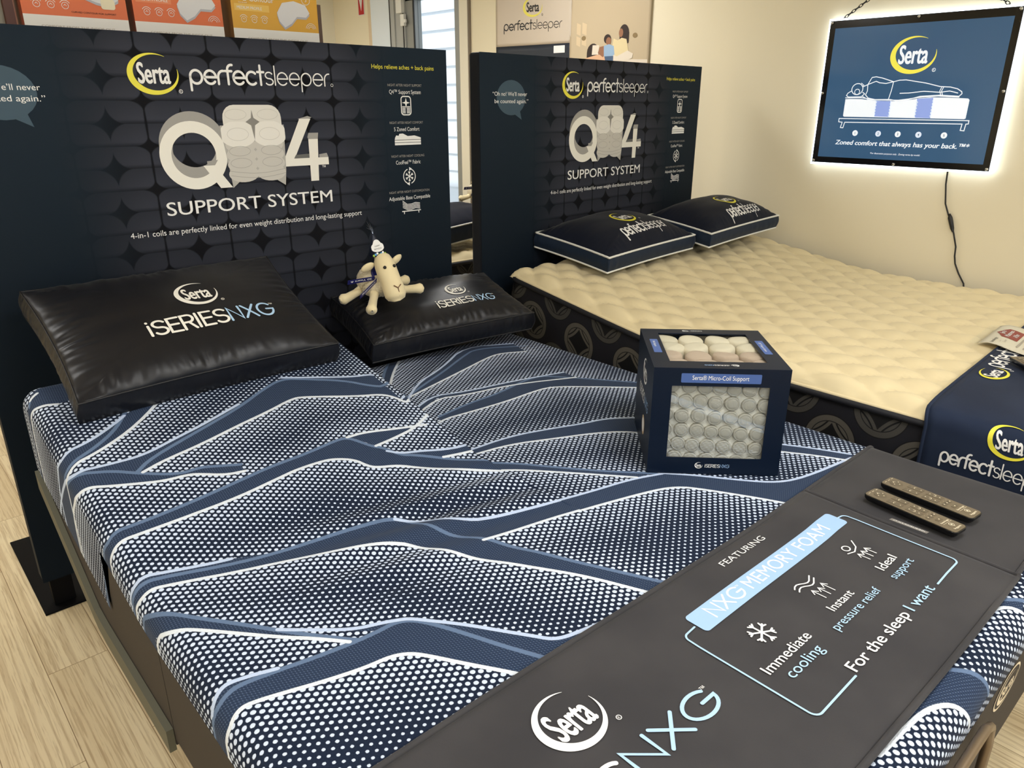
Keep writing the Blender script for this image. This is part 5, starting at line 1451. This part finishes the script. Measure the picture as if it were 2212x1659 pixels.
def carton(x0, w, col, side, pale, title, prof, shape, label):
    t = empty('pillow_box', (x0, 3.05, 1.946), (0, 0, 0), label, 'pillow box', 'contour pillow boxes behind the headboard display')
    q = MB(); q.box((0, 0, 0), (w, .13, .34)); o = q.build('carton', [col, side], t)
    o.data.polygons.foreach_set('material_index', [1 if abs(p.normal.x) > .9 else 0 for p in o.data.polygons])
    A = Art(); A.rect(0, 0, w, .066, whitec); A.L = 1
    A.rect(.012, .128, w * .42, .152, pale); A.L = 2
    A.text(prof, .022, .134, whitec, cap=.010, w=.10 if len(prof) > 8 else .07, bold=.01)
    if title: A.text(title, .03, .163, whitec, cap=.020, bold=.004); A.text('from the shelf', .03, .155, whitec, cap=.004)
    for k in range(3):
        cx = .045 + k * .042; A.stroke(arc(cx, .098, .010, .010, 0, 355, 18), .0016, whitec, closed=True); A.stroke(arc(cx, .098, .016, .016, 30, 150, 10), .0018, whitec)
        A.stroke([(cx - .004, .098), (cx, .102), (cx + .004, .097)], .0016, whitec)
    cx, cz = w * .70, .125
    if shape == 'contour': P = [(-.075, .018), (-.055, .036), (.0, .030), (.05, .038), (.075, .022), (.072, .0), (.04, -.018), (.0, -.010), (-.04, .006), (-.07, .004)]
    else: P = [(-.070, .005), (-.045, .042), (.005, .052), (.055, .040), (.072, .012), (.055, -.004), (.015, -.004), (-.010, -.030), (-.040, -.046), (-.062, -.024)]
    A.poly([(cx + x, cz + z - .008) for x, z in P], picg); A.L = 3; A.poly([(cx + x, cz + z) for x, z in P], picw)
    if shape == 'contour':
        A.rect(cx + .015, cz - .030, cx + .060, cz + .002, mat('pictured_foam_cream', srgb(240, 230, 200), .5), .008); A.text('CURVED CONTOUR FOR SUPPORT', w * .45, .078, BLACKP, cap=.005, w=.14)
    else:
        for rr in (.010, .016, .022): A.stroke(arc(w - .035, .078, rr, rr, 10, 170, 10), .0016, whitec)
    if shape == 'cut': A.stroke(arc(w - .05, .185, .018, .018, 0, 350, 18), .002, whitec, closed=True); A.text('3', w - .05, .178, whitec, cap=.014, align='c')
    A.text('COMFORT FROM THE INSIDE OUT', w / 2, .030, greym, cap=.006, w=w * .7, align='c')
    A.build('printed_front', t, lambda x, y, l: (x, -.0003 - l, y), eps=.0002)
carton(.622, .322, orange, oside, opale, '', 'PROFILE', 'contour', 'orange pillow box picturing a long curved pillow, leftmost of the three boxes')
carton(.966, .318, orange, oside, opale, '', 'MEDIUM PROFILE', 'side', 'orange pillow box marked medium profile, middle of the three boxes')
carton(1.322, .362, yel, yside, ypale, 'r 2 Contour', 'MEDIUM PROFILE', 'cut', 'yellow pillow box beside the two orange ones behind the headboard display')
q = MB(); q.box((1.688, 3.06, 0), (1.706, 3.20, 2.12)); o = q.build('end_board', mat('dark_walnut_board', srgb(92, 70, 58), .5)); tag(o, 'narrow dark brown board standing right of the yellow pillow box', 'board')
q = MB(); q.box((.30, 3.10, 1.62), (.5775, 3.14, 2.4)); o = q.build('pegboard_panel', mat('grey_pegboard', srgb(150, 146, 134), .7, bump=60, bs=.5, bd=.003)); tag(o, 'grey panel behind the top left corner of the left headboard display', 'panel')
q = MB(); q.box((.578, 3.08, 0), (.606, 3.16, 2.4)); o = q.build('wooden_post', mat('dark_brown_post', srgb(84, 44, 30), .5)); tag(o, 'dark brown post left of the first orange pillow box', 'post')

# ------------------------------------------------------------------ plain plush lamb with a paper party hat
plush = mat('cream_plush', srgb(236, 220, 178), .9, .15, sheen=.5, bump=500, bs=.25, bd=.001)
fleece = mat('curly_fleece', srgb(226, 214, 184), .95, .1, sheen=.5, bump=120, bs=.9, bd=.006)
ribm = mat('royal_blue_ribbon', (.012, .014, .13), .4, .5)
PL = empty('plush_lamb', (1.60, 2.53, .998), (.10, -.05, -.15), 'small cream plush lamb in a paper party hat lying on the right black satin pillow', 'plush toy')
q = MB(); q.ellipsoid((-.015, .065, .058), (.068, .095, .062), 28, 20, f=lambda p: p * (1 + .07 * noise.noise(p * 7))); q.build('fleece_body', fleece, PL, True)
q = MB(); q.tube([(0, .030, .150), (0, .024, .162), (0, .006, .160), (0, -.014, .146), (0, -.035, .120), (.003, -.056, .092), (.005, -.074, .064), (.006, -.086, .042), (.006, -.094, .028), (.006, -.098, .020)], [.012, .026, .036, .041, .042, .041, .043, .043, .034, .012], 22)
hd_ = q.build('head', plush, PL, True)
for sx in (-1, 1):
    q = MB(); q.ellipsoid((.020 * sx, -.058, .152), (.0068, .0068, .0068), 14, 10); q.build('eye', mat('black_bead', (.004, .004, .005), .1, .5), hd_, True)
    q = MB(); q.ellipsoid((.062 * sx, .012, .140 + .012 * (sx > 0)), (.030, .010, .017), 14, 10, R=Euler((.3, .45 * sx - (.9 if sx > 0 else 0), .2 * sx)).to_matrix()); q.build('ear', plush, PL, True)
q = MB(); q.tube([(.005, -.115, .082), (.006, -.120, .066), (.006, -.122, .050)], .0018, 6); q.tube([(-.010, -.109, .092), (.005, -.116, .082), (.020, -.109, .092)], .0022, 6); q.build('nose_stitching', mat('brown_thread', srgb(120, 84, 60), .7), hd_, True)
for pts in (((-.045, .0, .035), (-.075, -.05, .024), (-.105, -.105, .020), (-.118, -.130, .020), (-.122, -.143, .020), (-.123, -.147, .020)), ((-.055, .085, .035), (-.10, .06, .026), (-.150, .030, .024), (-.170, .022, .024), (-.181, .020, .024), (-.186, .019, .024)),
            ((.045, .0, .035), (.09, -.012, .028), (.125, -.024, .028), (.143, -.030, .028), (.153, -.033, .028), (.158, -.034, .028)), ((.045, .10, .035), (.09, .11, .024), (.13, .115, .02), (.15, .117, .02), (.161, .118, .02), (.166, .119, .02))):
    q = MB(); q.tube(pts, [.018, .016, .018, .022, .016, .004], 14); q.build('leg', plush, PL, True)
q = MB(); q.lathe([(.046, 0), (.047, .006), (.046, .012), (.040, .012)], 24, Matrix.Translation((0, .018, .098)) @ Euler((.75, 0, 0)).to_matrix().to_4x4()); rb_ = q.build('ribbon', ribm, PL, True)
for p0, p1, s in (((-.045, -.008, .098), (-.150, .012, .092), '20 Years &'), ((-.042, -.020, .092), (-.132, -.060, .052), 'Counting')):
    p0 = Vector(p0); p1 = Vector(p1); up = Vector((0, -.35, .9)).normalized() * .010
    q = MB(); nrm = (p1 - p0).cross(up).normalized()
    if nrm.y > 0: nrm = -nrm
    a = nrm * .0008
    q.add([p0 - up - a, p1 - up - a, p1 + up - a, p0 + up - a, p0 - up + a, p1 - up + a, p1 + up + a, p0 + up + a], [(0, 3, 2, 1), (4, 5, 6, 7), (0, 1, 5, 4), (1, 2, 6, 5), (2, 3, 7, 6), (3, 0, 4, 7)]); q.build('ribbon_tail', ribm, PL)
    A = Art(); L_ = (p1 - p0).length; A.text(s, L_ / 2, .005, WHITE, cap=.008, w=L_ * .8, align='c', bold=.02)
    A.build('ribbon_lettering', PL, lambda x, y, l, p0=p0, p1=p1, up=up, nrm=nrm, L_=L_: tuple(p0 + (p1 - p0) * (x / L_) + up * (1 - y / .010) + nrm * (.0012 + l)), eps=.0002)
Mh = Matrix.Translation((-.012, .030, .178)) @ Euler((-.12, -.08, 0)).to_matrix().to_4x4()
q = MB(); q.lathe([(.032, 0), (.0225, .030), (.012, .060), (.003, .085), (.0005, .087)], 22, Mh); hat = q.build('party_hat', mat('party_hat_navy', (.010, .016, .040), .4, bump=90), PL, True)
A = Art()
for k in range(7): A.disc(-.024 + .008 * k, .006 + .003 * (k % 3), .0042, (mat('confetti_green', srgb(150, 190, 60), .5), mat('confetti_blue', srgb(70, 150, 210), .5), WHITE)[k % 3], L=k * .1)
A.L = 1; A.poly(arc(0, .030, .026, .013, 180, 360, 12) + arc(.014, .036, .012, .012, -10, 70, 6) + arc(0, .050, .014, .014, 20, 160, 8) + arc(-.014, .036, .012, .012, 110, 190, 6), WHITE); A.L = 2
A.text('HAPPY', 0, .037, BLACKP, cap=.0055, w=.022, align='c'); A.text('BIRTHDAY', 0, .026, BLACKP, cap=.0055, w=.032, align='c')
A.build('hat_card', PL, lambda x, y, l: tuple(Mh @ Vector((x, -.0335 + .25 * y - abs(x) * -.1 - l, y))), cell=.01)
q = MB()
for k in range(7):
    a = k * .9; q.tube([Mh @ Vector((0, 0, .083)), Mh @ Vector((.004 * math.cos(a), .004 * math.sin(a), .10)), Mh @ Vector((.012 * math.cos(a) - .008, .012 * math.sin(a), .112 + .012 * (k % 3)))], [.0016, .0012, .0006], 4)
q.build('tassel', mat('silver_tinsel', srgb(150, 160, 180), .25, .5, metal=.8), PL, True)
def copy_tree(o, parent=None):
    c = o.copy(); COL.objects.link(c)
    if parent: c.parent = parent
    for ch in list(o.children): copy_tree(ch, c)
    return c
p2 = copy_tree(PL); p2.location = (3.56, 4.24, 1.085); p2.rotation_euler = (0, 0, -.2)
p2['label'] = 'cream plush lamb mostly hidden behind the left edge of the right headboard display'
